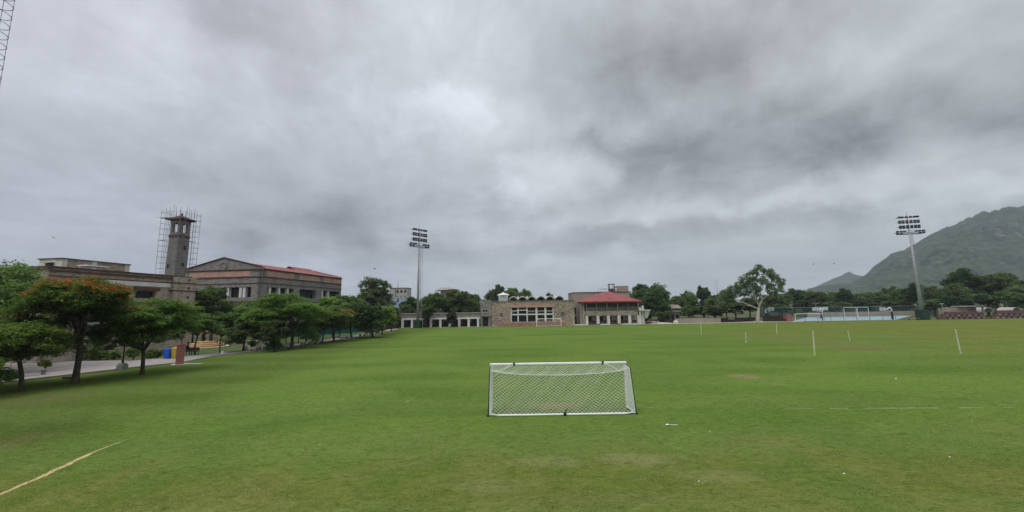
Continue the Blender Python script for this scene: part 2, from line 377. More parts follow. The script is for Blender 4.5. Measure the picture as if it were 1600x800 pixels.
# ================================================================== SETTING
FD = 102.6                                   # depth of the far touchline
def grassmat():
    t = NT('turf'); sx = t.n('ShaderNodeSeparateXYZ'); t.l(t.obj, sx.inputs[0]); X, Y = sx.outputs[0], sx.outputs[1]
    big = t.noise(.045, 5, .6, .8); mid = t.noise(.35, 5, .6, .5, st=(1, .45, 1)); mid2 = t.noise(.13, 4, .55, 1.0, st=(.5, 1, 1))
    fine = t.noise(5.5, 5, .72, .6, st=(.55, 1, 1)); fine2 = t.noise(17, 4, .7, .3, st=(.6, 1, 1)); vf = t.noise(55, 2, .7)
    green = t.mix(t.rng(mid2, .35, .65), (.096, .166, .030), (.132, .207, .040))
    olive = t.mix(t.rng(mid, .35, .65), (.120, .145, .026), (.168, .176, .045))
    near = t.math('SUBTRACT', 1.0, t.rng(Y, 7, 19))                     # worn, drier turf on the near side
    right = t.rng(X, 15, 75, 0, .85)
    near = t.math('MAXIMUM', near, right)
    dry = t.rng(t.math('ADD', t.math('MULTIPLY', big, .55), t.math('MULTIPLY', mid, .45)), .36, .60)
    f = t.math('MULTIPLY', t.rng(t.math('ADD', near, t.math('MULTIPLY', dry, .55)), .35, 1.25), 1.0)
    c = t.mix(f, green, olive)
    # left margin by the bank: darker, rough
    left = t.math('SUBTRACT', 1.0, t.rng(t.math('ADD', X, t.math('MULTIPLY', mid2, 6)), -19, -12))
    c = t.mix(t.math('MULTIPLY', left, .7), c, (.070, .100, .022))
    # mowing bands across the view
    w = t.n('ShaderNodeTexWave', wave_type='BANDS', bands_direction='Y'); w.inputs['Scale'].default_value = .055; w.inputs['Distortion'].default_value = 2.5; w.inputs['Detail'].default_value = 3; w.inputs['Detail Scale'].default_value = .6; t.l(t.obj, w.inputs[0])
    c = t.mix(t.math('MULTIPLY', t.rng(w.outputs[0], .25, .75), .26), c, (.155, .215, .060))
    # bare and yellowed spots
    def spot(cx, cy, rx, ry, col, k, nz=mid):
        nonlocal c
        a = t.math('DIVIDE', t.math('SUBTRACT', X, cx), rx); b = t.math('DIVIDE', t.math('SUBTRACT', Y, cy), ry)
        r = t.math('ADD', t.math('ADD', t.math('MULTIPLY', a, a), t.math('MULTIPLY', b, b)), t.math('MULTIPLY', t.math('SUBTRACT', t.noise(1.1, 5, .7), .5), 3.2))
        c = t.mix(t.math('MULTIPLY', t.math('SUBTRACT', 1.0, t.rng(r, .1, 1.3)), k), c, col)
    for (px, py, w_, h_, col, k) in SPOTS:
        p = gp(px, py); q = gp(px + w_, py); a = gp(px, py - h_); b = gp(px, py + h_)
        spot(p.x, p.y, abs(q.x - p.x), (a.y - b.y) / 2, col, k)
    # cricket strip inside the roped posts
    stx = t.math('MULTIPLY', t.rng(X, 33.5, 35.5), t.math('SUBTRACT', 1.0, t.rng(X, 40, 42))); sty = t.math('MULTIPLY', t.rng(Y, 36, 43), t.math('SUBTRACT', 1.0, t.rng(Y, 60, 68)))
    c = t.mix(t.math('MULTIPLY', t.math('MULTIPLY', stx, sty), t.rng(mid2, .3, .7, .25, .6)), c, (.17, .15, .07))
    blades = t.math('ADD', t.math('MULTIPLY', fine, .5), t.math('ADD', t.math('MULTIPLY', fine2, .3), t.math('MULTIPLY', vf, .2)))
    c = t.mix(t.rng(blades, .49, .36, 0, .75), c, (.042, .070, .014))
    c = t.mix(t.rng(blades, .51, .64, 0, .6), c, (.25, .27, .085))
    tuft = t.rng(t.noise(2.6, 8, .72, 1.6, st=(.5, 1.3, 1)), .52, .66)
    c = t.mix(t.math('MULTIPLY', t.math('MULTIPLY', tuft, t.math('ADD', near, .25, True)), .55), c, (.23, .24, .095))
    dk = t.rng(t.noise(3.4, 7, .7, 1.4, vec=t.n('ShaderNodeTexCoord').outputs['Object'], st=(.6, 1.5, 1)), .50, .36)
    c = t.mix(t.math('MULTIPLY', dk, .5), c, (.048, .078, .014))
    t.bump(blades, .9, .06); df = t.n('ShaderNodeBsdfDiffuse'); t.l(c, df.inputs[0]); t.l(t.p.inputs['Normal'].links[0].from_socket, df.inputs['Normal']); t.l(df.outputs[0], t.out.inputs[0])
    return t.m
SPOTS = [(870, 634, 45, 5, (.27, .19, .10), .75), (1163, 588, 26, 5, (.25, .20, .10), .8), (1212, 600, 12, 2, (.25, .20, .10), .7), (595, 613, 30, 3, (.17, .19, .06), .6),
         (1340, 545, 60, 4, (.16, .15, .06), .5), (1000, 717, 80, 11, (.24, .225, .105), .6), (860, 722, 70, 10, (.24, .235, .105), .55), (760, 760, 80, 12, (.21, .215, .09), .45), (1130, 745, 90, 12, (.22, .22, .095), .45), (640, 725, 50, 9, (.15, .165, .055), .4), (1180, 690, 60, 10, (.17, .18, .06), .4),
         (60, 625, 60, 14, (.15, .13, .06), .5), (20, 690, 60, 18, (.13, .115, .05), .5), (350, 640, 60, 8, (.12, .15, .05), .3), (930, 780, 120, 14, (.16, .16, .07), .4),
         (1015, 512, 24, .9, (.19, .2, .07), .7), (1380, 530, 60, 3, (.14, .14, .06), .5), (1165, 525, 60, 2, (.14, .17, .05), .5)]
M['turf'] = grassmat()
def groundmat():
    t = NT('rough_ground'); a = t.noise(.08, 5, .6); b = t.noise(1.4, 5, .7)
    c = t.mix(t.rng(a, .4, .6), (.058, .095, .022), (.11, .095, .045)); c = t.mix(t.rng(b, .4, .65, 0, .5), c, (.035, .055, .015)); t.base(c); t.rough(.95); t.bump(b, .5, .06); return t.m
M['ground'] = groundmat()
def lawnmat():
    t = NT('garden_lawn_grass'); a = t.noise(.3, 5, .6); b = t.noise(4, 4, .7)
    c = t.mix(t.rng(a, .35, .65), (.058, .098, .024), (.085, .122, .034)); c = t.mix(t.rng(b, .5, .7, 0, .4), c, (.12, .17, .05)); t.base(c); t.rough(.95); return t.m
M['lawn'] = lawnmat()
def hillmat():
    t = NT('hill_scrub'); a = t.noise(.012, 7, .62, .5); b = t.noise(.06, 6, .7); r = t.noise(.02, 7, .68, .8)
    c = t.mix(t.rng(b, .42, .60), (.006, .016, .009), (.068, .092, .038)); c = t.mix(t.rng(a, .4, .65, 0, .6), c, (.060, .085, .030))
    c = t.mix(t.rng(r, .58, .68, 0, .75), c, (.20, .18, .15)); v = t.n('ShaderNodeTexVoronoi'); v.inputs['Scale'].default_value = .09; t.l(t.obj, v.inputs[0])
    c = t.mix(t.rng(v.outputs[0], .1, .5, .55, 0), c, (.02, .032, .012)); t.base(c); t.rough(1); t.bump(t.math('ADD', b, v.outputs[0]), .8, 6); return t.m
M['hill'] = hillmat()

def frange(a, b, n): return [a + (b - a) * i / n for i in range(n + 1)]
def bank(x, y):                              # the ground left of the field dips a little toward the near corner
    return 0.0
mb = MB(); mb.v = [(-3350, -3350, -.03), (3350, -3350, -.03), (3350, 3350, -.03), (-3350, 3350, -.03)]; mb.f = [(0, 1, 2, 3)]
struct(mb.obj('ground', 'ground'))

KR = [(-330, 668), (-60, 606), (40, 594.5), (110, 586.5), (180, 578.5), (222, 573.5), (281, 567.5), (330, 557.5), (380, 551.5), (430, 546), (480, 538.5), (540, 530), (585, 522), (622, 514.5)]
KL = [(-330, 590), (-60, 569), (40, 566), (110, 565), (180, 563.5), (222, 562.5), (281, 557.5), (330, 552), (380, 546.5), (430, 541.2), (480, 535), (540, 526.3), (585, 519.2), (622, 511.8)]
kr = [gp(*p) for p in KR]; kl = [gp(*p) for p in KL]
field = [(k.x, k.y) for k in kr if k.y > -5]
field = [(kr[0].x, -12)] + field + [(gx(626, FD), FD), (190, FD), (190, -12)]
struct(sheet('grass_field', 'turf', field, 0.0))
# paved walk with its kerb along the left touchline
mb = MB(); n = len(kr)
for a, b in zip(kr, kl): mb.v += [(a.x, a.y, .03), (b.x, b.y, .03)]
mb.f = [(2 * i, 2 * i + 2, 2 * i + 3, 2 * i + 1) for i in range(n - 1)]
o = mb.obj('path', 'paving'); struct(o)
if o.data.polygons[0].normal.z < 0: o.data.flip_normals()
mb = MB()
for i in range(n - 1):
    a, b = kr[i], kr[i + 1]; d = (b - a).normalized(); s = Vector((d.y, -d.x, 0)) * .16
    mb.hexa([(a - s)[:2] + (-.02,), (a + s)[:2] + (-.02,), (b + s)[:2] + (-.02,), (b - s)[:2] + (-.02,), (a - s)[:2] + (.11,), (a + s)[:2] + (.11,), (b + s)[:2] + (.11,), (b - s)[:2] + (.11,)])
struct(mb.obj('kerb', 'kerb'))
# garden lawn beyond the walk
lw = [(k.x - .4, k.y) for k in kl[6:]]
gl = [(p[0], p[1]) for p in lw] + [(gx(600, 98) - 1, 98), (-60, 98), (-46, 56), (gp(281, 549).x - 3, gp(281, 549).y)]
struct(sheet('garden_lawn', 'lawn', gl, .012))
# pale walk in front of the far buildings
ap = [(gx(618, FD), FD), (gx(1062, FD), FD), (gx(1130, FD), FD), (gx(1260, FD), FD + .2), (gx(1260, FD), 104.2), (gx(1190, 110), 111), (gx(1140, 108), 106.5), (gx(1062, 105), 104.5), (gx(1030, 118), 122), (gx(1015, 118), 122), (gx(1015, 104), 104.2), (gx(618, 104), 104.2)]
struct(sheet('apron', 'apron', ap, .02))
court = [(gx(1236, 104.4), 104.4), (gx(1400, 104.4), 104.4), (gx(1425, 135), 135), (gx(1262, 135), 135)]
struct(sheet('sports_court', 'court', court, .03))

# lime lines on the turf
def line_mesh(name, mat, pts, w, z, seed, gaps=None, label=None):
    rs = random.Random(seed); mb = MB()
    P = []
    for i in range(len(pts) - 1):
        a, b = Vector(pts[i]), Vector(pts[i + 1]); k = max(2, int((b - a).length / .07))
        P += [a + (b - a) * j / k for j in range(k)]
    P.append(Vector(pts[-1]))
    ph = rs.random() * 9
    for i, p in enumerate(P):
        t = (P[min(i + 1, len(P) - 1)] - P[max(i - 1, 0)]).normalized(); s = Vector((-t.y, t.x))
        fade = min(1, i / 30 + .1, (len(P) - 1 - i) / 30 + .1)
        a = w * .5 * fade * (1 + .22 * math.sin(i * .5 + ph) + rs.uniform(-.28, .28)); b = w * .5 * fade * (1 + .22 * math.sin(i * .37 + ph * 2) + rs.uniform(-.28, .28))
        mb.v += [(*(p + s * a), z), (*(p - s * b), z), (*p, z + .008)]
    for i in range(len(P) - 1):
        if gaps and gaps(i, rs): continue
        a = 3 * i; mb.f += [(a, a + 2, a + 5, a + 3), (a + 2, a + 1, a + 4, a + 5)]
    o = mb.obj(name, mat)
    return struct(o)
a, b = gp(201, 686), gp(-60, 800)
c0 = gp(0, 773)
line_mesh('painted_line', plain('ochre_lime', (.52, .40, .19), .95, .25, 3), [(a.x, a.y), (gp(150, 705).x, gp(150, 705).y), (gp(80, 738).x, gp(80, 738).y), (c0.x, c0.y), (b.x, b.y)], .17, .006, 2)
M['fade'] = plain('faded_lime', (.29, .33, .17), .95, .25, 2)
def gaps_(p):
    st = {'s': False, 'n': 0}
    def g(i, rs):
        if st['n'] <= 0: st['s'] = rs.random() < p; st['n'] = rs.randint(2, 14)
        st['n'] -= 1; return st['s']
    return g
for k, (x0, y0, x1, y1, w, p) in enumerate([(1225, 638.5, 1600, 637, .085, .35), (1000, 637, 1225, 638.5, .05, .7), (615, 639, 658, 615, .05, .3), (345, 616, 470, 599, .06, .6), (455, 690, 560, 640, .06, .75)]):
    a, b = gp(x0, y0), gp(x1, y1)
    line_mesh('faded_line', 'fade', [(a.x, a.y), (b.x, b.y)], w, .005, 10 + k, gaps_(p))

# hills: ridges built where they stand, folded by spurs and gullies
from mathutils import noise as mn
def hill(name, D, prof, seed, depth, rough):
    pxs = [p[0] for p in prof]; rows = []
    mb = MB(); N = int((pxs[-1] - pxs[0]) / 2.2); K = 46
    for j in range(K + 1):
        s = j / K                            # 0 front foot, .62 ridge, 1 back
        for i in range(N + 1):
            px = pxs[0] + (pxs[-1] - pxs[0]) * i / N
            py = float(np.interp(px, pxs, [p[1] for p in prof]))
            x0 = gx(px, D)
            for _ in range(3): top = max(0., zat(x0, D, py)); x0 = gx(px, D, top)
            foot = min(1.0, top / 60 + .15)
            dd = D + (s - .62) * depth * (.35 + .65 * foot); x = x0 * dd / D
            q = (s / .62) if s <= .62 else (1 - s) / .38
            sh = math.sin(q * math.pi / 2) ** 1.25
            g = mn.fractal(Vector((x / 95, dd / 130, seed)), 1.0, 2.1, 6); g2 = mn.ridged_multi_fractal(Vector((x / 150 + seed, dd / 300, 2.)), 1, 2, 5, 1, 2)
            amp = rough * top * (1 - q ** 3) * (.4 + .6 * q)
            z = top * sh + amp * (g * .55 + (g2 - 1.2) * .28)
            if q > .93: z += (mn.noise(Vector((x / 14, dd / 14, seed))) * .7)
            mb.v.append((x, dd, max(-6, z) if 0 < j < K else -8))
    for j in range(K):
        for i in range(N):
            a = j * (N + 1) + i; mb.f.append((a, a + 1, a + N + 2, a + N + 1))
    return struct(mb.obj(name, 'hill', smooth=True))
hill('hills', 1250, [(1262, 452), (1290, 446), (1330, 444), (1352, 432), (1365, 420), (1380, 409.5), (1395, 399), (1404, 398), (1412, 395), (1420, 389), (1435, 381), (1450, 372), (1470, 362), (1480, 356), (1490, 354), (1508, 348), (1522, 346), (1535, 341), (1545, 342), (1562, 339), (1575, 336), (1588, 333), (1600, 332), (1640, 320), (1700, 305), (1800, 345), (1850, 430)], 3.3, 900, .34)
hill('far_hills', 2100, [(1225, 460), (1252, 455), (1270, 450), (1285, 443.5), (1300, 437), (1315, 431), (1323, 426), (1328, 424.5), (1332, 428), (1340, 431), (1350, 432), (1365, 436), (1400, 440), (1500, 448)], 8.1, 900, .25)

# short blades standing on the near turf
def blades(n, seed):
    rng = np.random.default_rng(seed); y = 6.2 + rng.random(n) ** 1.25 * 15; x = (rng.random(n) * 2 - 1) * (y * 1.42 + 1)
    k = np.sin(x * 1.7 + np.sin(y * 2.3) * 1.5) + np.sin(y * 3.1 + np.sin(x * 1.1) * 2) + rng.normal(size=n) * .9; keep = k > -.2; x = x[keep]; y = y[keep]; n = len(x)
    a = rng.random(n) * 6.283; h = rng.uniform(.015, .05, n); w = rng.uniform(.006, .015, n); ln = rng.uniform(-.05, .05, (n, 2))
    base = np.stack([x, y, np.full(n, -.004)], 1); d = np.stack([np.cos(a) * w, np.sin(a) * w, np.zeros(n)], 1); tip = base + np.stack([ln[:, 0], ln[:, 1], h], 1)
    v = np.stack([base - d, base + d, tip], 1).reshape(-1, 3); me = bpy.data.meshes.new('grass')
    me.vertices.add(n * 3); me.vertices.foreach_set('co', v.astype(np.float32).ravel()); me.loops.add(n * 3); me.loops.foreach_set('vertex_index', np.arange(n * 3, dtype=np.int32))
    me.polygons.add(n); me.polygons.foreach_set('loop_start', np.arange(0, n * 3, 3, dtype=np.int32)); me.polygons.foreach_set('loop_total', np.full(n, 3, dtype=np.int32)); me.update()
    me.materials.append(M['blade']); o = bpy.data.objects.new('grass', me); COL.objects.link(o)
    tag(o, 'short blades and tufts of grass standing on the near turf', 'grass'); o['kind'] = 'stuff'
M['blade'] = leafmat('grass_blade', (.115, .175, .035), (.27, .30, .11), .35, 1.2)
blades(230000, 4)

# ================================================================== BUILDINGS
def body(F_, mb, u0, u1, z0, z1, depth, front=-.4):      # the mass behind a face
    return F_.box(mb, u0, u1, z0, z1, front - depth, front - .003)
def opening_px(F_, x0, y0, x1, y1):
    a = F_.uz(x0, y0); b = F_.uz(x1, y1); c = F_.uz(x0, y1); d = F_.uz(x1, y0)
    return (min(a[0], b[0]), max(a[0], b[0]), (b[1] + c[1]) / 2, (a[1] + d[1]) / 2)
def windows(F_, parent, ops, frame='ledge', depth=.36, bars=1, trim=.09, mat='glass'):
    for (a, b, c, d) in ops:
        mb = MB(); F_.box(mb, a, b, c, d, -depth - .03, -depth); w = mb.obj('window', mat, parent)
        mb = MB(); t = trim; e = -depth + .003
        F_.box(mb, a, a + t, c, d, e, e + .06); F_.box(mb, b - t, b, c, d, e, e + .06); F_.box(mb, a + t, b - t, c, c + t, e, e + .06); F_.box(mb, a + t, b - t, d - t, d, e, e + .06)
        for k in range(bars):
            x = a + (b - a) * (k + 1) / (bars + 1); F_.box(mb, x - t * .3, x + t * .3, c + t, d - t, e, e + .05)
        mb.obj('frame', frame, w)

YAW = 8.0
U8 = Vector((math.sin(R(YAW)), math.cos(R(YAW)), 0)); N8 = Vector((math.cos(R(YAW)), -math.sin(R(YAW)), 0))

# ---- stone institute block at the left
C1 = Vector((gx(296.5, 55, 9.6), 55, 0)); 
FA = Face(C1 - U8 * 15.2, C1)
HA = FA.uz(294, 434)[1]
tA = thing('stone_building', 'long buff stone building with white band under the parapet, behind the flame tree', 'building', C1)
ops = [opening_px(FA, 212, 455, 241, 466), opening_px(FA, 267, 456, 271.5, 466)]
gf = [(1.5, 3.2, .9, 2.6), (8.0, 9.0, .9, 2.7), (10.2, 11.3, .9, 2.7)]
f1 = [(1.2, 3.0, 4.2, 5.8), (4.0, 6.2, 4.2, 5.8)]
mb = MB(); FA.wall(mb, 0, FA.L, 0, HA, ops + gf + f1)
body(FA, mb, 0, FA.L, 0, HA - .05, 16)
side = Face(C1 - U8 * 15.2 - N8 * .0, C1 - U8 * 15.2 - N8 * 16)
mb.obj('wall', 'stoneA', tA)
windows(FA, tA, ops[:1] + f1, 'ledge', bars=3); windows(FA, tA, ops[1:] + gf, 'ledge', bars=1)
mb = MB()
for z0, z1, d in ((HA - .42, HA - .22, .14), (HA - .95, HA - .82, .08), (6.05, 6.2, .09), (3.35, 3.5, .09)): FA.box(mb, -.1, FA.L - 2.55, z0, z1, 0.002, d)
FA.box(mb, -.1, FA.L + .15, HA, HA + .14, -16.2, .2)
mb.obj('parapet_moulding', 'ledge', tA)
mb = MB(); a = FA.uz(165, 434); b = FA.uz(266, 444); FA.box(mb, a[0], FA.L - 2.58, HA - 1.5, HA - .97, .003, .06); mb.obj('white_band', 'white', tA)
mb = MB(); a = FA.uz(212, 455)[0]; b = FA.uz(243, 455)[0]; FA.box(mb, a - .3, b + .2, ops[0][3] + .05, ops[0][3] + .5, .003, .5); FA.box(mb, ops[1][0] - .3, ops[1][1] + .5, ops[1][3] + .05, ops[1][3] + .25, .003, .3); mb.obj('window_hood', 'ledge', tA)
# corner pier
mb = MB(); FA.box(mb, FA.L - 2.5, FA.L + .25, 0, HA - .05, .005, .85); pier = mb.obj('corner_pier', 'stoneA', tA)
for z in (HA - .95, HA - 2.0, 6.05, 3.35): mb = MB(); FA.box(mb, FA.L - 2.56, FA.L + .31, z, z + .13, .001, .91); mb.obj('pier_band', 'ledge', pier)
for z in (HA - .55, HA - 1.7, HA - 3.0, HA - 4.1, 4.6): mb = MB(); FA.box(mb, FA.L - .95, FA.L - .65, z, z + .3, .84, .856); mb.obj('vent_hole', 'dark', pier)
mb = MB(); FA.box(mb, -.2, FA.L - 2.7, -.02, 1.25, 1.6, 2.0); tag(mb.obj('low_wall', 'stoneA'), 'low stone wall in front of the left stone building, behind the potted shrubs', 'wall')
# white canopy box and pale door surrounds
mb = MB(); a = FA.uz(243, 474); b = FA.uz(262, 479); FA.box(mb, a[0], b[0], b[1], a[1], .01, 1.1); mb.obj('canopy', 'white', tA)
for (x0, y0, x1, y1) in ((176, 519, 184, 540), (200, 527, 207, 540)):
    mb = MB(); a = FA.uz(x0, y0); b = FA.uz(x1, y1); FA.box(mb, a[0], b[0], b[1], a[1], .01, .12); mb.obj('door', 'white', tA)
# left wing set back, seen above the dark tree
A2 = C1 - U8 * 15.2; B2 = A2 - N8 * 18 - U8 * 1.0
FW = Face(B2, A2); HW = HA + .12
mb = MB(); FW.wall(mb, 0, FW.L - .02, 0, HW - .35, []); body(FW, mb, 0, FW.L - .02, 0, HW - .4, 12); mb.obj('wall', 'stoneA', tA)
mb = MB(); FW.box(mb, -.2, FW.L - .03, HW - .35, HW - .15, -12, .15); mb.obj('coping', 'ledge', tA)
# roof-top block
o2 = C1 - N8 * 7
def on_line(px, O, z=10.0):                          # point of the vertical plane through O along U8, in column px
    x = O; lo, hi = -60., 60.
    for _ in range(50):
        m = (lo + hi) / 2; p = O + U8 * m
        if p.x < gx(px, p.y, z): lo = m
        else: hi = m
    return O + U8 * lo
P0 = on_line(95, o2); P1 = on_line(193, o2)
FR = Face(P0, P1); ZR = FR.uz(96, 401.5)[1]
tR = thing('rooftop_block', 'stone and white painted block standing on the left building roof', 'building', (P0.x, P0.y, HA + .14))
mb = MB(); FR.box(mb, 0, FR.L, HA + .14, ZR - .2, -3.4, 0); mb.obj('wall', 'stoneA', tR)
b = FR.uz(143, 410)[0]; e = FR.uz(150.5, 410)[0]
for q_ in ((-.005, .5, -3.404, .004), (b, e, -.1, .12), (FR.L + .003, FR.L + .6, -3.4, .05)):
    mb = MB(); FR.box(mb, q_[0], q_[1], HA + .14, ZR - .203, q_[2], q_[3]); mb.obj('white_panel', 'cream', tR)
mb = MB(); FR.box(mb, -.15, FR.L + .7, ZR - .2, ZR - .08, -3.55, .15); mb.obj('roof_slab', 'steeldk', tR)
FL = Face(P0 - N8 * 3.4 - U8 * .01, P0 - U8 * .01)
mb = MB(); m = FL.L * .48; FL.box(mb, m - .55, m + .55, ZR - 1.25, ZR - .7, .01, .05); w = mb.obj('window', 'glass', tR)
mb = MB(); FL.box(mb, m - .75, m + .75, ZR - .66, ZR - .58, .01, .4); mb.obj('sunshade', 'cream', w)
for px, lbl in ((80, 'grey tilted sheet lying on the left roof before the white end wall'), (118, 'grey tilted sheet lying on the left roof before the stone block wall'), (280, 'grey tilted sheet lying on the roof corner below the scaffolded tower')):
    O = C1 - N8 * 2.5; q = on_line(px, O); F3 = Face(q, q + U8 * 3.0)
    mb = MB(); p = [F3.P(0, HA + .2, 0), F3.P(3, HA + .2, 0), F3.P(3, HA + .42, -2), F3.P(0, HA + .42, -2)]; mb.hexa(p + [(v[0], v[1], v[2] + .06) for v in p])
    for u in (.3, 2.7): F3.box(mb, u, u + .06, HA + .14, HA + .38, -1.9, -1.84)
    tag(mb.obj('roof_panel', 'steel'), lbl, 'panel')
mb = MB(); q = on_line(132, C1 - N8 * 4.5); F3 = Face(q, q + U8 * 2.4); F3.box(mb, 0, 2.4, HA + .9, HA + 1.05, -1.2, .2)
for u in (.1, 2.2): F3.box(mb, u, u + .1, HA + .14, HA + .9, -1, -.9)
tag(mb.obj('roof_shelter', 'white'), 'small white slab shelter on the left building roof', 'shelter')

# ---- scaffolded clock-less tower
TC = Vector((gx(282.5, 90, 26), 90, 0)); ZT = zat(TC.x, TC.y, 335.5)
tt = thing('stone_tower', 'tall square stone tower with open belfry and hipped cap inside scaffolding', 'tower', TC)
def tbox(mb, hx, hy, z0, z1, cx=0, cy=0, rz=R(-YAW)):
    return mb.box(cx - hx, cx + hx, cy - hy, cy + hy, z0, z1, rz, (TC.x, TC.y))
hw = 1.3
mb = MB()
zb = ZT - 5.1                                # belfry floor
mb2 = []
for (sz0, sz1, w0, w1) in ((0, zb - .6, hw * 1.12, hw),):
    a, b = math.cos(R(-YAW)), math.sin(R(-YAW))
    P = lambda x, y, z: (TC.x + x * a - y * b, TC.y + x * b + y * a, z)
    mb.hexa([P(-w0, -w0, sz0), P(w0, -w0, sz0), P(w0, w0, sz0), P(-w0, w0, sz0), P(-w1, -w1, sz1), P(w1, -w1, sz1), P(w1, w1, sz1), P(-w1, w1, sz1)])
tbox(mb, hw - .02, hw - .02, zb + .0, zb + .6)
for sx in (-1, 1):
    for sy in (-1, 1): tbox(mb, .30, .30, zb + .6, ZT - 1.75, sx * (hw - .32), sy * (hw - .32))
tbox(mb, hw, hw, ZT - 2.3, ZT - 1.75)
mb.obj('shaft', 'stoneG', tt)
mb = MB(); tbox(mb, hw + .1, hw + .1, zb - .6, zb); mb.obj('moulding', 'ledge', tt); mb = MB(); tbox(mb, hw + .12, hw + .12, ZT - 1.75, ZT - 1.553); mb.obj('moulding', 'ledge', tt)
mb = MB(); rt = hw + .72
P = lambda x, y, z: (TC.x + x * a - y * b, TC.y + x * b + y * a, z)
tbox(mb, rt, rt, ZT - 1.55, ZT - 1.3)
mb.add([P(-rt, -rt, ZT - 1.299), P(rt, -rt, ZT - 1.299), P(rt, rt, ZT - 1.299), P(-rt, rt, ZT - 1.299), P(0, 0, ZT - .1)], [(0, 1, 4), (1, 2, 4), (2, 3, 4), (3, 0, 4)])
tbox(mb, .15, .15, ZT - .4, ZT + .35); mb.obj('roof', 'ledge', tt)
for (x, y, z) in ((-.7, -1, ZT - 13), (.9, -1, ZT - 17.5)):
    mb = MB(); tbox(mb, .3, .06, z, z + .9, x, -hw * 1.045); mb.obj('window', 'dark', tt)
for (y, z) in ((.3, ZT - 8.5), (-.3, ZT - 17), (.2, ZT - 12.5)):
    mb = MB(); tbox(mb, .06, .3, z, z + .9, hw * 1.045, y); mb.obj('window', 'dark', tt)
ts = thing('scaffolding', 'grey tube scaffolding wrapped around the tall stone tower', 'scaffolding', TC)
rs = random.Random(4)
so_, si_ = 2.5, 1.95; ztop = zat(TC.x, TC.y, 326)
ups = []
for s in (so_, si_):
    g = [-s, -s / 3, s / 3, s]
    for x in g:
        for y in (-s, s): ups.append((x, y))
    for y in g[1:-1]:
        for x in (-s, s): ups.append((x, y))
for (x, y) in ups:
    mb = MB(); h = ztop + rs.uniform(-1.2, .7) - (0 if abs(x) == so_ or abs(y) == so_ else .6); p = P(x, y, 0); mb.tube([p, (p[0] + rs.uniform(-.1, .1), p[1], h)], .034, 5); mb.obj('upright', 'scaf', ts)
z = 8.5; lv = []
while z < ztop - .6: lv.append(z); z += 1.32
for z in lv:
    for s in (so_,):
        e = .2
        for (p, q) in (((-s - e, -s), (s + e, -s)), ((-s - e, s), (s + e, s)), ((-s, -s - e), (-s, s + e)), ((s, -s - e), (s, s + e))):
            if z < 8 and s == si_: continue
            mb = MB(); zz = z + rs.uniform(-.06, .06); mb.tube([P(*p, zz), P(*q, zz + rs.uniform(-.06, .06))], .030, 5)
            ts_n = ts.get('n_', 0)
            if ts_n < 96: mb.obj('ledger', 'scaf', ts)
            ts['n_'] = ts_n + 1
del ts['n_']
mb = MB(); zz = lv[-2] + .1; mb.tube([P(-so_ - 1.8, -so_, ztop - 2.6), P(so_ + 1.5, -so_, ztop - 2.9)], .04, 5); mb.obj('long_pole', 'scaf', ts)
for zz in (lv[-2], lv[-6]):
    mb = MB(); tbox(mb, .9, .25, zz + .05, zz + .12, -2.3, -so_ + .6); mb.obj('plank', 'scaf', ts)
    mb = MB(); tbox(mb, .25, 1.8, zz + .05, zz + .12, so_ - .5, 0); mb.obj('plank', 'scaf', ts)
mb = MB()                                    # the ladder-like bay on the right side
for k in range(26): mb.tube([P(so_, -so_ + .1, 12 + k * .62), P(so_, -so_ + 1.3, 12 + k * .62)], .026, 4)
mb.tube([P(so_, -so_ + 1.3, 11), P(so_, -so_ + 1.3, 12 + 26 * .62)], .035, 5); mb.obj('ladder', 'scaf', ts)

# ---- big grey stone hall with red roof
C2 = Vector((gx(410, 75, 13), 75, 0)); WG = 17.3; LG = 27.0
F1 = Face(C2 - N8 * WG, C2); F2 = Face(C2, C2 + U8 * LG)
ZE = F2.uz(410, 421)[1]; ZA = zat((C2 - N8 * WG / 2).x, (C2 - N8 * WG / 2).y, 402.5)
tH = thing('stone_hall', 'large grey stone hall with a gabled front and red metal roof', 'building', C2)
g_ops = [opening_px(F1, 331, 449, 391.5, 465)]
r_ops = [opening_px(F2, 417, 450, 458, 467), opening_px(F2, 468.5, 454.5, 493, 470), opening_px(F2, 501, 456, 530, 471)]
def level(ops, z0, z1): return [(a, b, z0, z1) for a, b, c, d in ops]
zw0, zw1 = g_ops[0][2], g_ops[0][3]
r_ops = level(r_ops, zw0, zw1); g_ops = level(g_ops, zw0, zw1)
low_r = [(a, b, zw0 - 4.6, zw0 - 1.6) for a, b, c, d in r_ops]; low_g = [(a, b, zw0 - 4.6, zw0 - 1.6) for a, b, c, d in g_ops] 
mb = MB(); F1.wall(mb, 0, WG, 0, ZE, g_ops + low_g, .9); F2.wall(mb, 0, LG, 0, ZE, r_ops + low_r, .9)
# mass behind the faces
cor = [C2 - N8 * WG, C2, C2 + U8 * LG, C2 + U8 * LG - N8 * WG]
ins = [cor[0] + U8 * 1.0, cor[1] + U8 * 1.0 - N8 * 1.0, cor[2] - N8 * 1.0, cor[3]]
mb.hexa([(p.x, p.y, 0) for p in ins] + [(p.x, p.y, ZE - .05) for p in ins])
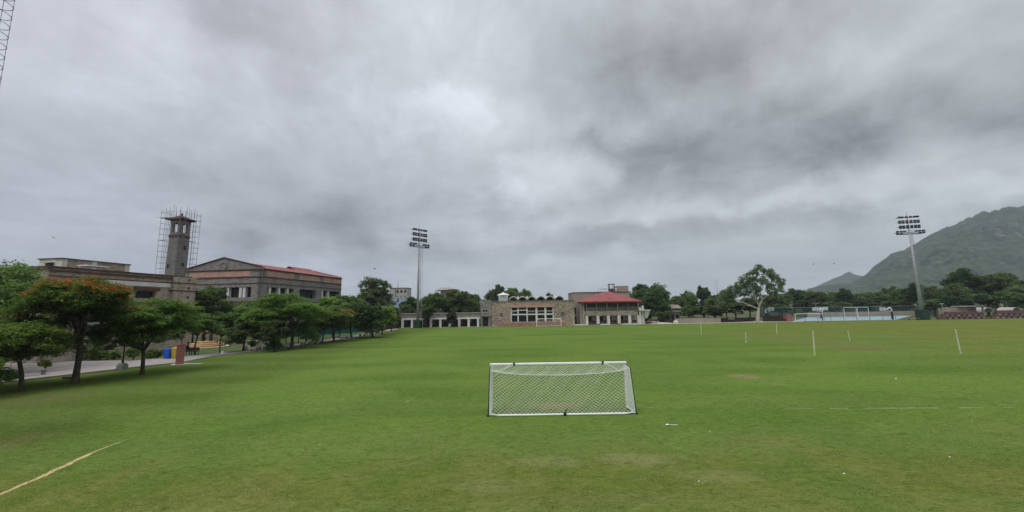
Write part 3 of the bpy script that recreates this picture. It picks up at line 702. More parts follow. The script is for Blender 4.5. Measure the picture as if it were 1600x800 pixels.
# gable parapets
for k, off in enumerate((0, LG - .6)):
    q = [cor[0] + U8 * off, cor[1] + U8 * off, cor[0] + U8 * (off + .6), cor[1] + U8 * (off + .6)]; m0 = (q[0] + q[1]) / 2; m1 = (q[2] + q[3]) / 2
    mb.add([(q[0].x, q[0].y, ZE), (q[1].x, q[1].y, ZE), (q[1].x, q[1].y, ZE + .55), (m0.x, m0.y, ZA), (q[0].x, q[0].y, ZE + .55), (q[2].x, q[2].y, ZE), (q[3].x, q[3].y, ZE), (q[3].x, q[3].y, ZE + .55), (m1.x, m1.y, ZA), (q[2].x, q[2].y, ZE + .55)],
           [(0, 1, 2, 3, 4), (5, 9, 8, 7, 6), (1, 6, 7, 2), (2, 7, 8, 3), (3, 8, 9, 4), (4, 9, 5, 0)])
mb.obj('wall', 'stoneG', tH)
mb = MB(); ov = .35; zr = ZA - .5
e0, e1 = cor[1] + U8 * .62 + N8 * ov, cor[2] - U8 * .62 + N8 * ov; r0, r1 = (cor[0] + cor[1]) / 2 + U8 * .62, (cor[2] + cor[3]) / 2 - U8 * .62; l0, l1 = cor[0] + U8 * .62 - N8 * ov, cor[3] - U8 * .62 - N8 * ov
for (a_, b_, c_, d_) in ((e0, e1, r1, r0), (l1, l0, r0, r1)):
    p = [(a_.x, a_.y, ZE + .12), (b_.x, b_.y, ZE + .12), (c_.x, c_.y, zr), (d_.x, d_.y, zr)]; mb.hexa(p + [(v[0], v[1], v[2] + .12) for v in p])
roofo = mb.obj('roof', 'redroof', tH)
mb = MB(); s0, s1 = r0 + U8 * 17.5, r1 + U8 * .0
w_ = 2.6
p = [s0 + N8 * w_, s1 + N8 * w_, s1, s0]; zs = [zr - .75, zr - .75, zr + .55, zr + .55]; mb.hexa([(q.x, q.y, z) for q, z in zip(p, zs)] + [(q.x, q.y, z + .12) for q, z in zip(p, zs)])
p = [s1 - N8 * w_, s0 - N8 * w_, s0, s1]; mb.hexa([(q.x, q.y, z) for q, z in zip(p, zs)] + [(q.x, q.y, z + .12) for q, z in zip(p, zs)])
mb.obj('raised_ridge', 'redroof', roofo)
mb = MB()
for (F_, L_) in ((F1, WG), (F2, LG)):
    for z0, z1, d in ((ZE - .02, ZE + .16, .22), (ZE - 1.5, ZE - 1.32, .12), (ZE - 2.7, ZE - 2.58, .1), (zw0 - .95, zw0 - .75, .12), (zw0 - 1.35, zw0 - 1.25, .06)): F_.box(mb, -.02 if F_ is F1 else .26, L_ - .02, z0, z1, .003, d)
mb.obj('moulding', 'ledge', tH)
mb = MB(); q = [F1.P(0, ZE + .56), F1.P(WG / 2, ZA), F1.P(WG, ZE + .56)]
for (p0, p1) in ((q[0], q[1]), (q[1], q[2])):
    mb.tube([(Vector(p0) + F1.n * .1), (Vector(p1) + F1.n * .1)], .12, 4)
mb.obj('gable_coping', 'ledge', tH)
def panels(F_, rngs):
    for (x0, x1) in rngs:
        a_ = F_.uz(x0, 425)[0]; b_ = F_.uz(x1, 425)[0]; mb = MB(); F_.box(mb, a_, b_, ZE - 1.25, ZE - .18, .003, .05); mb.obj('plaster_panel', 'pink', tH)
panels(F1, [(297, 392)]); panels(F2, [(417, 460), (468, 500), (506, 533)])
mb = MB(); c_ = Vector(F1.P(WG / 2, ZE + .95, .02)); 
for k in range(20):
    an0, an1 = k * math.pi / 10, (k + 1) * math.pi / 10
    for r_a, r_b in ((.62, .82),):
        pp = [c_ + F1.u * (math.cos(t_) * r_) + Vector((0, 0, math.sin(t_) * r_)) for t_, r_ in ((an0, r_a), (an0, r_b), (an1, r_b), (an1, r_a))]
        mb.hexa([tuple(v) for v in pp] + [tuple(v + F1.n * .1) for v in pp])
mb.obj('round_emblem', 'stoneG', tH)
for F_, ops_ in ((F1, g_ops + low_g), (F2, r_ops + low_r)):
    for (a_, b_, c_, d_) in ops_:
        mb = MB(); F_.box(mb, a_, b_, c_, d_, -.9, -.86); w = mb.obj('window', 'glass', tH)
        mb = MB(); nb = max(2, int((b_ - a_) / 1.3))
        for k in range(nb + 1):
            u = a_ + (b_ - a_) * k / nb; F_.box(mb, u - .04, u + .04, c_, d_, -.857, -.8)
        F_.box(mb, a_, b_, (c_ + d_) / 2 + .3, (c_ + d_) / 2 + .37, -.857, -.81)
        mb.obj('frame', 'steeldk', w)
for F_, lst in ((F1, (355, 374.5, 380.5)), (F2, (422.5, 437, 450.5, 504.5, 514))):
    for px in lst:
        u = F_.uz(px, 457)[0]; mb = MB(); F_.box(mb, u - .28, u + .28, zw0 + .004, zw1 - .004, -.7, -.12); mb.obj('column', 'white', tH)

# ---- arcaded row
Y0 = 103.6
def xf(px): return gx(px, Y0)
FB = Face((xf(560), Y0, 0), (xf(750.5), Y0, 0)); bx0 = xf(560)
HB = zat(xf(690), Y0, 489.5)
tB = thing('arcade_building', 'low stone arcade with white columns beyond the middle floodlight mast', 'building', ((xf(560) + xf(750)) / 2, Y0, 0))
cols = [626, 642, 656, 671, 684, 699.5, 716, 730, 747]
pit = 14.8; cols = [750.5 - 3.5 - k * pit for k in range(13)]
top_o = zat(xf(690), Y0, 499)
mb = MB(); FB.box(mb, 0, FB.L, top_o + .45, HB - .14, -9, 0); FB.box(mb, 0, FB.L, 0, top_o + .45, -9, -3); mb.obj('wall', 'stoneG', tB)
mb = MB(); FB.box(mb, 0, FB.L, HB - .14, HB, -9.1, .15); mb.obj('coping', 'concrete', tB)
mb = MB(); FB.box(mb, 0, FB.L, top_o, top_o + .45, -3, .03); mb.obj('beam', 'white', tB)
for px in cols:
    u = xf(px) - bx0; mb = MB(); FB.box(mb, u - .28, u + .28, 0, top_o, -.6, 0.0); mb.obj('column', 'white', tB)
for k in range(len(cols) - 1):
    u = (xf(cols[k]) + xf(cols[k + 1])) / 2 - bx0
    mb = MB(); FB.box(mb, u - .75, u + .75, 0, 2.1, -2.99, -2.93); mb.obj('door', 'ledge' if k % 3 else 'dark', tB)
mb = MB(); FB.box(mb, .1, FB.L, 0, .5, -2.7, -2.3); mb.obj('bench', 'ledge', tB)

# ---- central rubble stone hall
FC = Face((xf(751.5), Y0, 0), (xf(898.5), Y0, 0)); cx0 = xf(751.5)
def U(px): return xf(px) - cx0
def ZC(py, px=825): return zat(xf(px), Y0, py)
tC = thing('rubble_stone_hall', 'rubble stone hall with wide white framed window and scalloped vault roof', 'building', (xf(825), Y0, 0))
HC = ZC(470.5)
op = [(U(798), U(865.5), ZC(502.5), ZC(480.5))]
tw = U(767.5)
mb = MB(); FC.wall(mb, tw + .01, FC.L, 0, HC, op, 1.2); FC.box(mb, tw + .01, FC.L, 0, HC - .03, -16, -5.5)
FC.box(mb, tw + .01, op[0][0] - .4, 0, HC - .03, -5.5, -1.203); FC.box(mb, op[0][1] + .4, FC.L, 0, HC - .03, -5.5, -1.203); FC.box(mb, op[0][0] - .4, op[0][1] + .4, HC - .9, HC - .03, -5.5, -1.203)
mb.obj('wall', 'stoneC', tC)
mb = MB(); FC.box(mb, tw + .02, FC.L + .1, HC, HC + .12, -16, .14); mb.obj('coping', 'concrete', tC)
mb = MB(); FC.box(mb, U(797), U(866), ZC(480.3), ZC(476.5), .004, .16); mb.obj('lintel', 'pink', tC)
mb = MB()
for px in (798.8, 809.8, 824, 838.8, 852.8, 865): 
    w_ = .17 if px not in (852.8, 838.8) else .26; FC.box(mb, U(px) - w_, U(px) + w_, op[0][2], op[0][3], -.5, -.1)
FC.box(mb, op[0][0], op[0][1], ZC(492.3), ZC(490.2), -.48, -.08); FC.box(mb, U(810), U(824), ZC(485.2), ZC(483.8), -.46, -.12)
FC.box(mb, U(799), U(810), ZC(486), ZC(484.8), -.46, -.12); FC.box(mb, U(825), U(865), ZC(486.2), ZC(485.6), -.4, -.2)
mb.obj('window_frame', 'white', tC)
mb = MB(); FC.box(mb, op[0][0], op[0][1], op[0][2], op[0][3], -1.1, -1.06); w = mb.obj('window', 'glass', tC)
mb = MB(); q0, q1 = FC.P(U(799), ZC(488), -1.0), FC.P(U(810), ZC(484), -1.0); mb.tube([q0, q1], .18, 4); FC.box(mb, U(825), U(865), ZC(487.8), ZC(486.6), -1.05, -.9); mb.obj('stair_rail', 'conclight', w)
mb = MB(); FC.box(mb, U(779), U(884), 0, ZC(504), .004, 1.3); mb.obj('plinth', plain('pink_brick_plinth', (.36, .20, .15), .9, .22, 1.2), tC)
for px in (783.5, 879.5):
    mb = MB(); c_ = Vector(FC.P(U(px), ZC(490.5), .02))
    for k in range(16):
        an0, an1 = k * math.pi / 8, (k + 1) * math.pi / 8
        pp = [c_ + Vector((math.cos(t_) * r_, 0, math.sin(t_) * r_)) for t_, r_ in ((an0, .22), (an0, .42), (an1, .42), (an1, .22))]; mb.hexa([tuple(v) for v in pp] + [(v.x, v.y - .12, v.z) for v in pp])
    mb.obj('round_emblem', 'steeldk', tC)
# scalloped vaults
vw = (U(883) - U(795.5)) / 6; zb_ = ZC(470) ; zt_ = ZC(462.3); zlo = ZC(467.2)
for k in range(6):
    a_ = U(795.5) + k * vw; seg = 12; mb = MB(); pr = [(a_ + vw * j / seg, zlo + (zt_ - zlo) * math.sin(math.pi * j / seg) ** .9) for j in range(seg + 1)]
    for j in range(seg):
        (x0_, z0_), (x1_, z1_) = pr[j], pr[j + 1]; q = [FC.P(x0_, z0_, -.6), FC.P(x1_, z1_, -.6), FC.P(x1_, z1_, -12), FC.P(x0_, z0_, -12)]; mb.hexa([(v[0], v[1], v[2] - .22) for v in q] + q)
    v_ = mb.obj('roof_vault', 'white', tC)
    mb = MB()
    for j in range(seg):
        (x0_, z0_), (x1_, z1_) = pr[j], pr[j + 1]; q = [FC.P(x0_, zb_, -1.6), FC.P(x1_, zb_, -1.6), FC.P(x1_, z1_ - .23, -1.6), FC.P(x0_, z0_ - .23, -1.6)]; mb.add(q, [(0, 1, 2, 3)])
    mb.obj('vault_infill', 'concrete', v_)
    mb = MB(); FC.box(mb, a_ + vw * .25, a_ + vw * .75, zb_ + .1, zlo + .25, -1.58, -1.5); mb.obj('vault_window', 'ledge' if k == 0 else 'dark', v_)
mb = MB()
for k in range(5): mb.lathe([(.28, 0), (.28, .5), (.12, .62)], FC.P(U(795.5) + (k + 1) * vw, zlo + .1, -.9), 8)
mb.obj('roof_vent', 'white', tC)
# grey stair block at its left
F5 = Face((xf(751), Y0 - .3, 0), (xf(767.6), Y0 - .3, 0)); HS = ZC(468.5)
mb = MB(); dr = (U(755) + .05, U(763.5), 0, ZC(494.5)); wn_ = (U(755.5), U(762), ZC(486.5), ZC(482.5)); sc_ = (U(753.5), U(765), ZC(480.5), ZC(474.5))
F5.wall(mb, 0, F5.L, 0, HS, [dr, wn_], .5); F5.box(mb, 0, F5.L, 0, HS - .03, -10, -.503); sb = mb.obj('stair_block', 'concrete', tC)
mb = MB(); F5.box(mb, dr[0], dr[1], 0, dr[3], -.49, -.45); mb.obj('door', 'dark', sb)
mb = MB(); F5.box(mb, wn_[0], wn_[1], wn_[2], wn_[3], -.49, -.45); w = mb.obj('window', 'glass', sb)
mb = MB(); F5.box(mb, wn_[0] - .15, wn_[1] + .15, wn_[3], wn_[3] + .1, .003, .1); F5.box(mb, wn_[0] - .15, wn_[1] + .15, wn_[2] - .12, wn_[2], .003, .14); F5.box(mb, (wn_[0] + wn_[1]) / 2 - .06, (wn_[0] + wn_[1]) / 2 + .06, wn_[2], wn_[3], -.44, -.3); mb.obj('frame', 'white', w)
mb = MB(); F5.box(mb, sc_[0], sc_[1], sc_[2], sc_[3], .003, .07); F5.box(mb, 0, F5.L, ZC(491.5), ZC(493), .003, .5); F5.box(mb, .05, .3, 0, ZC(493.2), .05, .4); F5.box(mb, F5.L - .35, F5.L - .1, 0, ZC(493.2), .05, .4); mb.obj('panel', 'stoneG', sb)
# white water kiosk on the roof
tk = thing('rooftop_cabin', 'pale square cabin with low domed cap on the rubble stone hall roof', 'cabin', (xf(786), Y0 + 3, HC + .12))
ca, cb = xf(779), xf(794); zk = zat(xf(786), Y0 + 3, 461.5)
mb = MB(); mb.box(ca, cb, Y0 + 1.6, Y0 + 4.4, HC + .12, zk); mb.obj('wall', plain('pale_sheet', (.46, .48, .48), .6, .1), tk)
mb = MB(); mb.lathe([(1.75, 0), (1.7, .1), (1.1, .42), (.45, .62), (.15, .8), (.05, 1.0)], ((ca + cb) / 2, Y0 + 3, zk), 12); mb.obj('roof', 'white', tk)

# ---- clubhouse with red hipped roof
FK = Face((xf(911), Y0, 0), (xf(1000), Y0, 0)); kx0 = xf(911)
def UK(px): return xf(px) - kx0
def ZK(py): return zat(xf(955), Y0, py)
tK = thing('clubhouse', 'two storey clubhouse with red hipped roof, verandah and white columns', 'building', (xf(955), Y0, 0))
kc = [917.5, 935, 951.5, 968, 984.7, 999]
z1f, zsill, zeave = ZK(493), ZK(485.6), ZK(471.5)
mb = MB(); FK.box(mb, 0, FK.L, z1f, zsill, -.45, 0); FK.box(mb, 0, FK.L, 0, zeave, -8, -3.2); FK.box(mb, 0, .55, 0, zeave, -3.2, .02); FK.box(mb, FK.L - .4, FK.L, z1f, zeave, -3.2, .0); mb.obj('wall', 'stoneC', tK)
mb = MB(); FK.box(mb, 0.56, FK.L - .41, z1f - .02, z1f + .2, -3.2, -.46); mb.obj('floor_slab', 'conclight', tK)
mb = MB(); rs = random.Random(9)
for k in range(46):
    u = .8 + rs.random() * (FK.L - 2.0); z = z1f + .25 + rs.random() * .75; w_ = rs.uniform(.15, .5); FK.box(mb, u, u + w_, z, z + rs.uniform(.08, .22), .003, .05 + rs.random() * .04)
mb.obj('light_stones', 'conclight', tK)
for px in kc:
    mb = MB(); u = UK(px); FK.box(mb, u - .36, u + .36, .25, z1f, -.75, -.02); mb.obj('column', 'white', tK)
mb = MB(); FK.box(mb, .56, FK.L, 0, .25, -3.2, -.0); mb.obj('verandah_floor', 'brick', tK)
mb = MB(); FK.box(mb, .56, FK.L - .05, .26, z1f - .02, -3.19, -3.1); mb.obj('back_wall', 'white', tK)
for px, m_ in ((924.5, 'dark'), (943.5, 'dark'), (956.5, 'dark'), (975.5, 'ledge'), (989, 'ledge')):
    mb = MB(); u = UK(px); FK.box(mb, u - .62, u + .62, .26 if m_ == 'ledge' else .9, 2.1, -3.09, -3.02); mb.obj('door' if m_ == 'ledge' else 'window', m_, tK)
for k in range(5):
    mb = MB(); a_, b_ = UK(kc[k]) + .4, UK(kc[k + 1]) - .4
    FK.box(mb, a_, b_, .62, .72, -1.9, -1.3); FK.box(mb, a_, b_, .7, 1.05, -1.32, -1.26)
    for u in (a_ + .1, b_ - .2): FK.box(mb, u, u + .1, .25, .62, -1.8, -1.4)
    mb.obj('bench', 'ledge', tK)
# upper glazed verandah
uc = [917.5, 933.5, 950, 966.5, 983, 998.5]
for k, px in enumerate(uc):
    mb = MB(); u = UK(px); FK.box(mb, u - .13, u + .13, zsill, zeave, -.35, -.05); mb.obj('post', 'concrete', tK)
for k in range(5):
    a_, b_ = UK(uc[k]) + .14, UK(uc[k + 1]) - .14
    mb = MB(); FK.box(mb, a_, b_, zsill + 1.0, zeave - .35, -.6, -.56); w = mb.obj('window', 'glass', tK)
    mb = MB(); nb = 4
    for j in range(nb + 1): u = a_ + (b_ - a_) * j / nb; FK.box(mb, u - .03, u + .03, zsill, zeave, -.25, -.2)
    FK.box(mb, a_, b_, zsill + .95, zsill + 1.02, -.26, -.19); FK.box(mb, a_, b_, zsill + .5, zsill + .54, -.26, -.19); FK.box(mb, a_, b_, zeave - .4, zeave - .34, -.26, -.19); mb.obj('railing', 'concrete', w)
    mb = MB(); FK.box(mb, a_, b_, zsill, zsill + .98, -.56, -.52); mb.obj('parapet_panel', 'stoneG', w)
mb = MB(); FK.box(mb, .56, FK.L - .41, zeave - .02, zeave + .12, -3.2, -.02); mb.obj('ceiling', 'concrete', tK)
# hipped roof
ze = zeave + .1; l0_, r0_ = xf(907.5), xf(1003.5); yf_, yb_ = Y0 - 1.0, Y0 + 10; ym_ = (yf_ + yb_) / 2
rl, rr = gx(947, ym_), gx(954.5, ym_); za_ = zat(rl, ym_, 455.6)
mb = MB(); mb.add([(l0_, yf_, ze), (r0_, yf_, ze), (r0_, yb_, ze), (l0_, yb_, ze), (rl, ym_, za_), (rr, ym_, za_)], [(0, 1, 5, 4), (1, 2, 5), (2, 3, 4, 5), (3, 0, 4), (0, 3, 2, 1)])
rf = mb.obj('roof', 'redroof', tK)
mb = MB(); mb.box(l0_ - .04, r0_ + .04, yf_ - .06, yf_ - .003, ze - .28, ze + .04); mb.obj('fascia', plain('red_trim', (.30, .045, .045), .6), rf)
for px in (897.5, 936, 969):
    mb = MB(); w_ = {897.5: 20, 936: 15, 969: 30}[px]; mb.box(xf(px), xf(px + w_), Y0 - 1.7, Y0 - 1.0, 0, .28); tag(mb.obj('low_step', 'white'), {897.5: 'white low step slab in the gap left of the clubhouse', 936: 'short white step slab in front of the clubhouse second bay', 969: 'long white step slab in front of the clubhouse right bays'}[px], 'step')
# stone block behind the clubhouse
YB = 114.5; FD2 = Face((gx(897, YB), YB, 0), (gx(986, YB), YB, 0)); HD = zat(gx(940, YB), YB, 456)
tD = thing('stone_block', 'plain stone block rising behind the red roofed clubhouse', 'building', (gx(940, YB), YB, 0))
mb = MB(); FD2.box(mb, 0, FD2.L, 0, HD - .2, -10, 0); FD2.box(mb, 0, 3.0, 0, HD - .21, 0, 9.0) if False else None; mb.obj('wall', 'stoneR', tD)
mb = MB(); FD2.box(mb, -.1, FD2.L + .1, HD - .2, HD, -10.1, .15); mb.obj('coping', 'ledge', tD)
mb = MB(); a_ = gx(967.5, YB + 1) - gx(897, YB); FD2.box(mb, a_, FD2.L - .1, HD, zat(gx(976, YB), YB, 446.5), -4.5, -.4); mb.obj('stair_tower', 'stoneR', tD)
mb = MB(); a_ = gx(938, YB) - gx(897, YB)
for k in range(5): FD2.box(mb, a_ + k * .75, a_ + k * .75 + .06, HD, HD + .9, -.5, -.44)
FD2.box(mb, a_, a_ + 3.0, HD + .85, HD + .92, -.52, -.42); mb.obj('railing', 'steeldk', tD)
tq = thing('water_tank_stand', 'dark open frame with white tank on the stone block roof', 'tank stand', (gx(958, YB + 2), YB + 2, HD))
q0, q1 = gx(954, YB + 2), gx(962, YB + 2); zq = zat(q0, YB + 2, 444.5)
mb = MB()
for x in (q0, q1 - .15):
    for y in (YB + 1.2, YB + 2.7): mb.box(x, x + .18, y, y + .18, HD, zq)
mb.box(q0 - .1, q1 + .1, YB + 1.1, YB + 2.95, zq, zq + .15); mb.box(q0, q1, YB + 2.0, YB + 2.05, HD, HD + 1.0); mb.obj('frame', 'steeldk', tq)
mb = MB(); mb.lathe([(.55, 0), (.6, .1), (.6, .9), (.45, 1.05), (.15, 1.15)], (gx(964.5, YB + 2), YB + 2, HD), 12); mb.obj('tank', 'white', tq)
# gap between halls
mb = MB(); mb.box(xf(898.8), xf(910.8), Y0 + 3.5, Y0 + 10.5, 0, ZK(470)); mb.box(xf(907.5), xf(910.9), Y0 + .3, Y0 + 3.4, 0, ZK(474)); to = thing('link_building', 'shaded stone link between the rubble hall and the clubhouse', 'building', (xf(905), Y0 + 3.5, 0)); mb.obj('wall', 'stoneR', to)
mb = MB(); mb.box(xf(901.5), xf(904.5), Y0 + 3.42, Y0 + 3.497, 3.0, 4.6); mb.obj('window', 'glass', to); mb = MB(); mb.box(xf(901), xf(904.5), Y0 + 3.42, Y0 + 3.497, 0, 2.2); mb.obj('door', 'dark', to)
# white gate frame with slanted panel to the right of the clubhouse
tg = thing('white_canopy', 'white concrete post frame with slanted wedge panel beside the clubhouse', 'canopy', (xf(1006), Y0, 0))
for px, t_ in ((1001.0, 480), (1005.2, 477.3)):
    mb = MB(); mb.box(xf(px) - .26, xf(px) + .26, Y0 - .3, Y0 + .2, 0, zat(xf(px), Y0, t_)); mb.obj('post', 'white', tg)
mb = MB(); z_ = zat(xf(1008), Y0, 485.2); mb.box(xf(999.5), xf(1015.5), Y0 - 1.2, Y0 - .31, z_, z_ + .22); mb.obj('slab', 'white', tg)
mb = MB(); q = [(xf(1006.5), z_ - .005), (xf(1015), z_ - .005), (xf(1010.5), zat(xf(1010), Y0, 497)), (xf(1007), zat(xf(1007), Y0, 497))]
mb.hexa([(x, Y0 - 1.0, z) for x, z in q] + [(x, Y0 - .5, z) for x, z in q]); mb.obj('wedge_panel', 'conclight', tg)

# ---- distant buildings behind the trees
def farblock(name, label, x0, x1, y0, D, mat, dep=8, base=0):
    t_ = thing(name, label, 'building', (gx((x0 + x1) / 2, D), D, base)); a_, b_ = gx(x0, D), gx(x1, D); z_ = zat(a_, D, y0)
    mb = MB(); mb.box(a_, b_, D, D + dep, 0, z_); mb.obj('wall', mat, t_); return t_, a_, b_, z_
t_, a_, b_, z_ = farblock('apartment_block', 'weathered pale concrete block rising behind the trees left of the middle mast', 608, 635, 450.5, 190, 'conclight')
for k in range(3):
    for j in range(2):
        mb = MB(); x = a_ + (b_ - a_) * (.40 + .22 * k); mb.box(x, x + .9, 189.9, 189.997, z_ - 2.2 - j * 3.0, z_ - 1.0 - j * 3.0); mb.obj('window', 'dark', t_)
mb = MB(); mb.box(a_ - .2, b_ + .2, 189.7, 198, z_, z_ + .25); mb.box(a_ + 2.7, a_ + 3.0, 189.6, 189.9, 0, z_ + 0.1); mb.obj('roof_slab', 'concrete', t_)
mb = MB(); x = gx(618.5, 190); mb.tube([(x, 192, z_ + .2), (x, 192, zat(x, 192, 439))], [.14, .05], 6); mb.obj('mast', 'steeldk', t_)
t_, a_, b_, z_ = farblock('blue_house', 'low pale blue house in front of the weathered concrete block', 603, 637, 465, 170, 'pannel')
mb = MB(); mb.box(gx(620, 170), gx(622, 170), 169.9, 169.997, z_ - 2, z_ - .6); mb.obj('window', 'dark', t_)
mb = MB(); mb.box(a_ - .2, b_ + .2, 169.8, 178, z_, z_ + .2); mb.obj('roof_slab', 'white', t_)
t_, a_, b_, z_ = farblock('flat_roofed_house', 'grey house with a wide flat roof behind the round trees', 688, 702, 450.5, 165, 'concrete')
mb = MB(); c_ = (a_ + b_) / 2; x0_, x1_ = gx(680, 165), gx(710, 165); mb.add([(x0_, 164, z_ - 1.0), (x1_, 164, z_ - .5), (x1_, 172, z_ - .5), (x0_, 172, z_ - 1.0), (x0_ + 2.2, 164.5, z_ + .1), (x1_ - 2, 164.5, z_ + .3), (x1_ - 2, 171, z_ + .3), (x0_ + 2.2, 171, z_ + .1)], [(0, 3, 2, 1), (4, 5, 6, 7), (0, 1, 5, 4), (1, 2, 6, 5), (2, 3, 7, 6), (3, 0, 4, 7)]); mb.obj('roof', 'conclight', t_)
# old shelter under the trees right of the clubhouse
t_ = thing('tiled_shelter', 'low dark shelter with worn pale roof sheets under the trees', 'shelter', (gx(1052, 121), 121, 0))
a_, b_ = gx(1040, 121), gx(1064, 121); z_ = zat(a_, 121, 482)
mb = MB(); mb.box(a_, b_, 121.5, 126, 0, z_); mb.obj('wall', 'stoneG', t_)
mb = MB(); mb.hexa([(a_ - .3, 120.4, z_), (b_ + .3, 120.4, z_), (b_ + .3, 126, z_ + .1), (a_ - .3, 126, z_ + .1), (a_ + .2, 121.0, z_ + 1.2), (b_ - .5, 121.0, z_ + 1.1), (b_ - .6, 126, z_ + 1.2), (a_ + .2, 126, z_ + 1.2)]); mb.obj('roof', 'stoneR', t_)
for k in range(3):
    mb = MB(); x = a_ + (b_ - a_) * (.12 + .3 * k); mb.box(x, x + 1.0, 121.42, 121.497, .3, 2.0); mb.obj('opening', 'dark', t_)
mb = MB(); mb.box(a_, b_, 120.2, 120.35, z_ - .95, z_ - .72); mb.obj('roof_edge', 'conclight', t_)

# ================================================================== TREES AND PLANTS
def leaf_mesh(name, mat, centres, crad, per, size, rng, flat=.6, upright=.5, aspect=.5):
    """leaf-sized faces gathered in clumps round the given centres"""
    C_ = np.asarray(centres); n = len(C_); crad = np.asarray(crad) * 1.25; c = np.repeat(C_, per, 0); cr = np.repeat(np.asarray(crad), per)[:, None]
    g = rng.normal(size=(n * per, 3)); g /= np.linalg.norm(g, axis=1)[:, None] + 1e-6
    g *= rng.random((n * per, 1)) ** .45
    p = c + g * cr * np.array([1, 1, flat])
    N = rng.normal(size=p.shape); N[:, 2] = np.abs(N[:, 2]) + upright * 2; N += g * .8; N /= np.linalg.norm(N, axis=1)[:, None]
    a = np.cross(N, rng.normal(size=p.shape)); a /= np.linalg.norm(a, axis=1)[:, None] + 1e-6; b = np.cross(N, a)
    s = size * (.6 + .8 * rng.random((len(p), 1))); a = a * s * .5; b = b * s * .5 * aspect
    droop = np.zeros_like(p); droop[:, 2] = -s[:, 0] * .12
    v = np.stack([p - a + droop, p - b, p + a + droop, p + b], 1).reshape(-1, 3)
    me = bpy.data.meshes.new(name); q = len(p)
    me.vertices.add(q * 4); me.vertices.foreach_set('co', v.astype(np.float32).ravel())
    me.loops.add(q * 4); me.loops.foreach_set('vertex_index', np.arange(q * 4, dtype=np.int32))
    me.polygons.add(q); me.polygons.foreach_set('loop_start', np.arange(0, q * 4, 4, dtype=np.int32)); me.polygons.foreach_set('loop_total', np.full(q, 4, dtype=np.int32))
    me.update(); me.validate(); me.materials.append(M[mat])
    o = bpy.data.objects.new(name, me); COL.objects.link(o); return o
def crown_points(rng, cen, rad, nl, nc, layered=0., low=-.35, lobe=.42, cr=.17):
    """clump centres on the skin of irregular lobes that fill an ellipsoid"""
    cen = np.array(cen); rad = np.array(rad); L = []
    for i in range(nl):
        d = rng.normal(size=3); d /= np.linalg.norm(d)
        if d[2] < low: d[2] = abs(d[2]) * .5
        k = rng.uniform(.42, .74) if i else .1
        L.append((d * k, rng.uniform(.7, 1.25) * lobe))
    pts = []; rs_ = []
    w = np.array([l[1] ** 2 for l in L]); w /= w.sum()
    while len(pts) < nc:
        l, r = L[rng.choice(nl, p=w)]
        d = rng.normal(size=3); d /= np.linalg.norm(d)
        if d[2] < -.7: d[2] *= -.6
        q = l + d * r * rng.uniform(.72, 1.06)
        if q[2] < low - .25: continue
        if layered: q[2] = q[2] * (1 - layered) + layered * .6 * (round(q[2] * 4.5 + rng.normal() * .25) / 4.5) + layered * .4 * q[2]
        pts.append(cen + q * rad); rs_.append(cr * rad.mean() * rng.uniform(.65, 1.3))
    return np.array(pts), np.array(rs_)
def limbs(mb, rng, base, fork, tips, r0, r1, bend=.15, n=7):
    base = Vector(base); fork = Vector(fork); mid = (base + fork) / 2 + Vector((rng.normal() * bend * .6, rng.normal() * bend * .4, 0))
    mb.tube([base + Vector((0, 0, -.1)), base + Vector((0, 0, .15)), base.lerp(mid, .5), mid, fork], [r0 * 1.35, r0 * 1.08, r0 * .95, r0 * .85, r1], n)
    for t_ in tips:
        t_ = Vector(t_); L_ = (t_ - fork).length; m1 = fork.lerp(t_, .35) + Vector((0, 0, L_ * .06)) + Vector(rng.normal(size=3)) * L_ * .04; m2 = fork.lerp(t_, .7) + Vector((0, 0, L_ * .05)) + Vector(rng.normal(size=3)) * L_ * .05
        mb.tube([fork - Vector((0, 0, r1 * .6)), m1, m2, t_], [r1 * .72, r1 * .45, r1 * .28, r1 * .08], 5)
        for k in range(2):
            e = m2.lerp(t_, .3 * k) + Vector(rng.normal(size=3)) * L_ * .22; mb.tube([m1.lerp(m2, .5 + .4 * k), e], [r1 * .22, r1 * .05], 4)
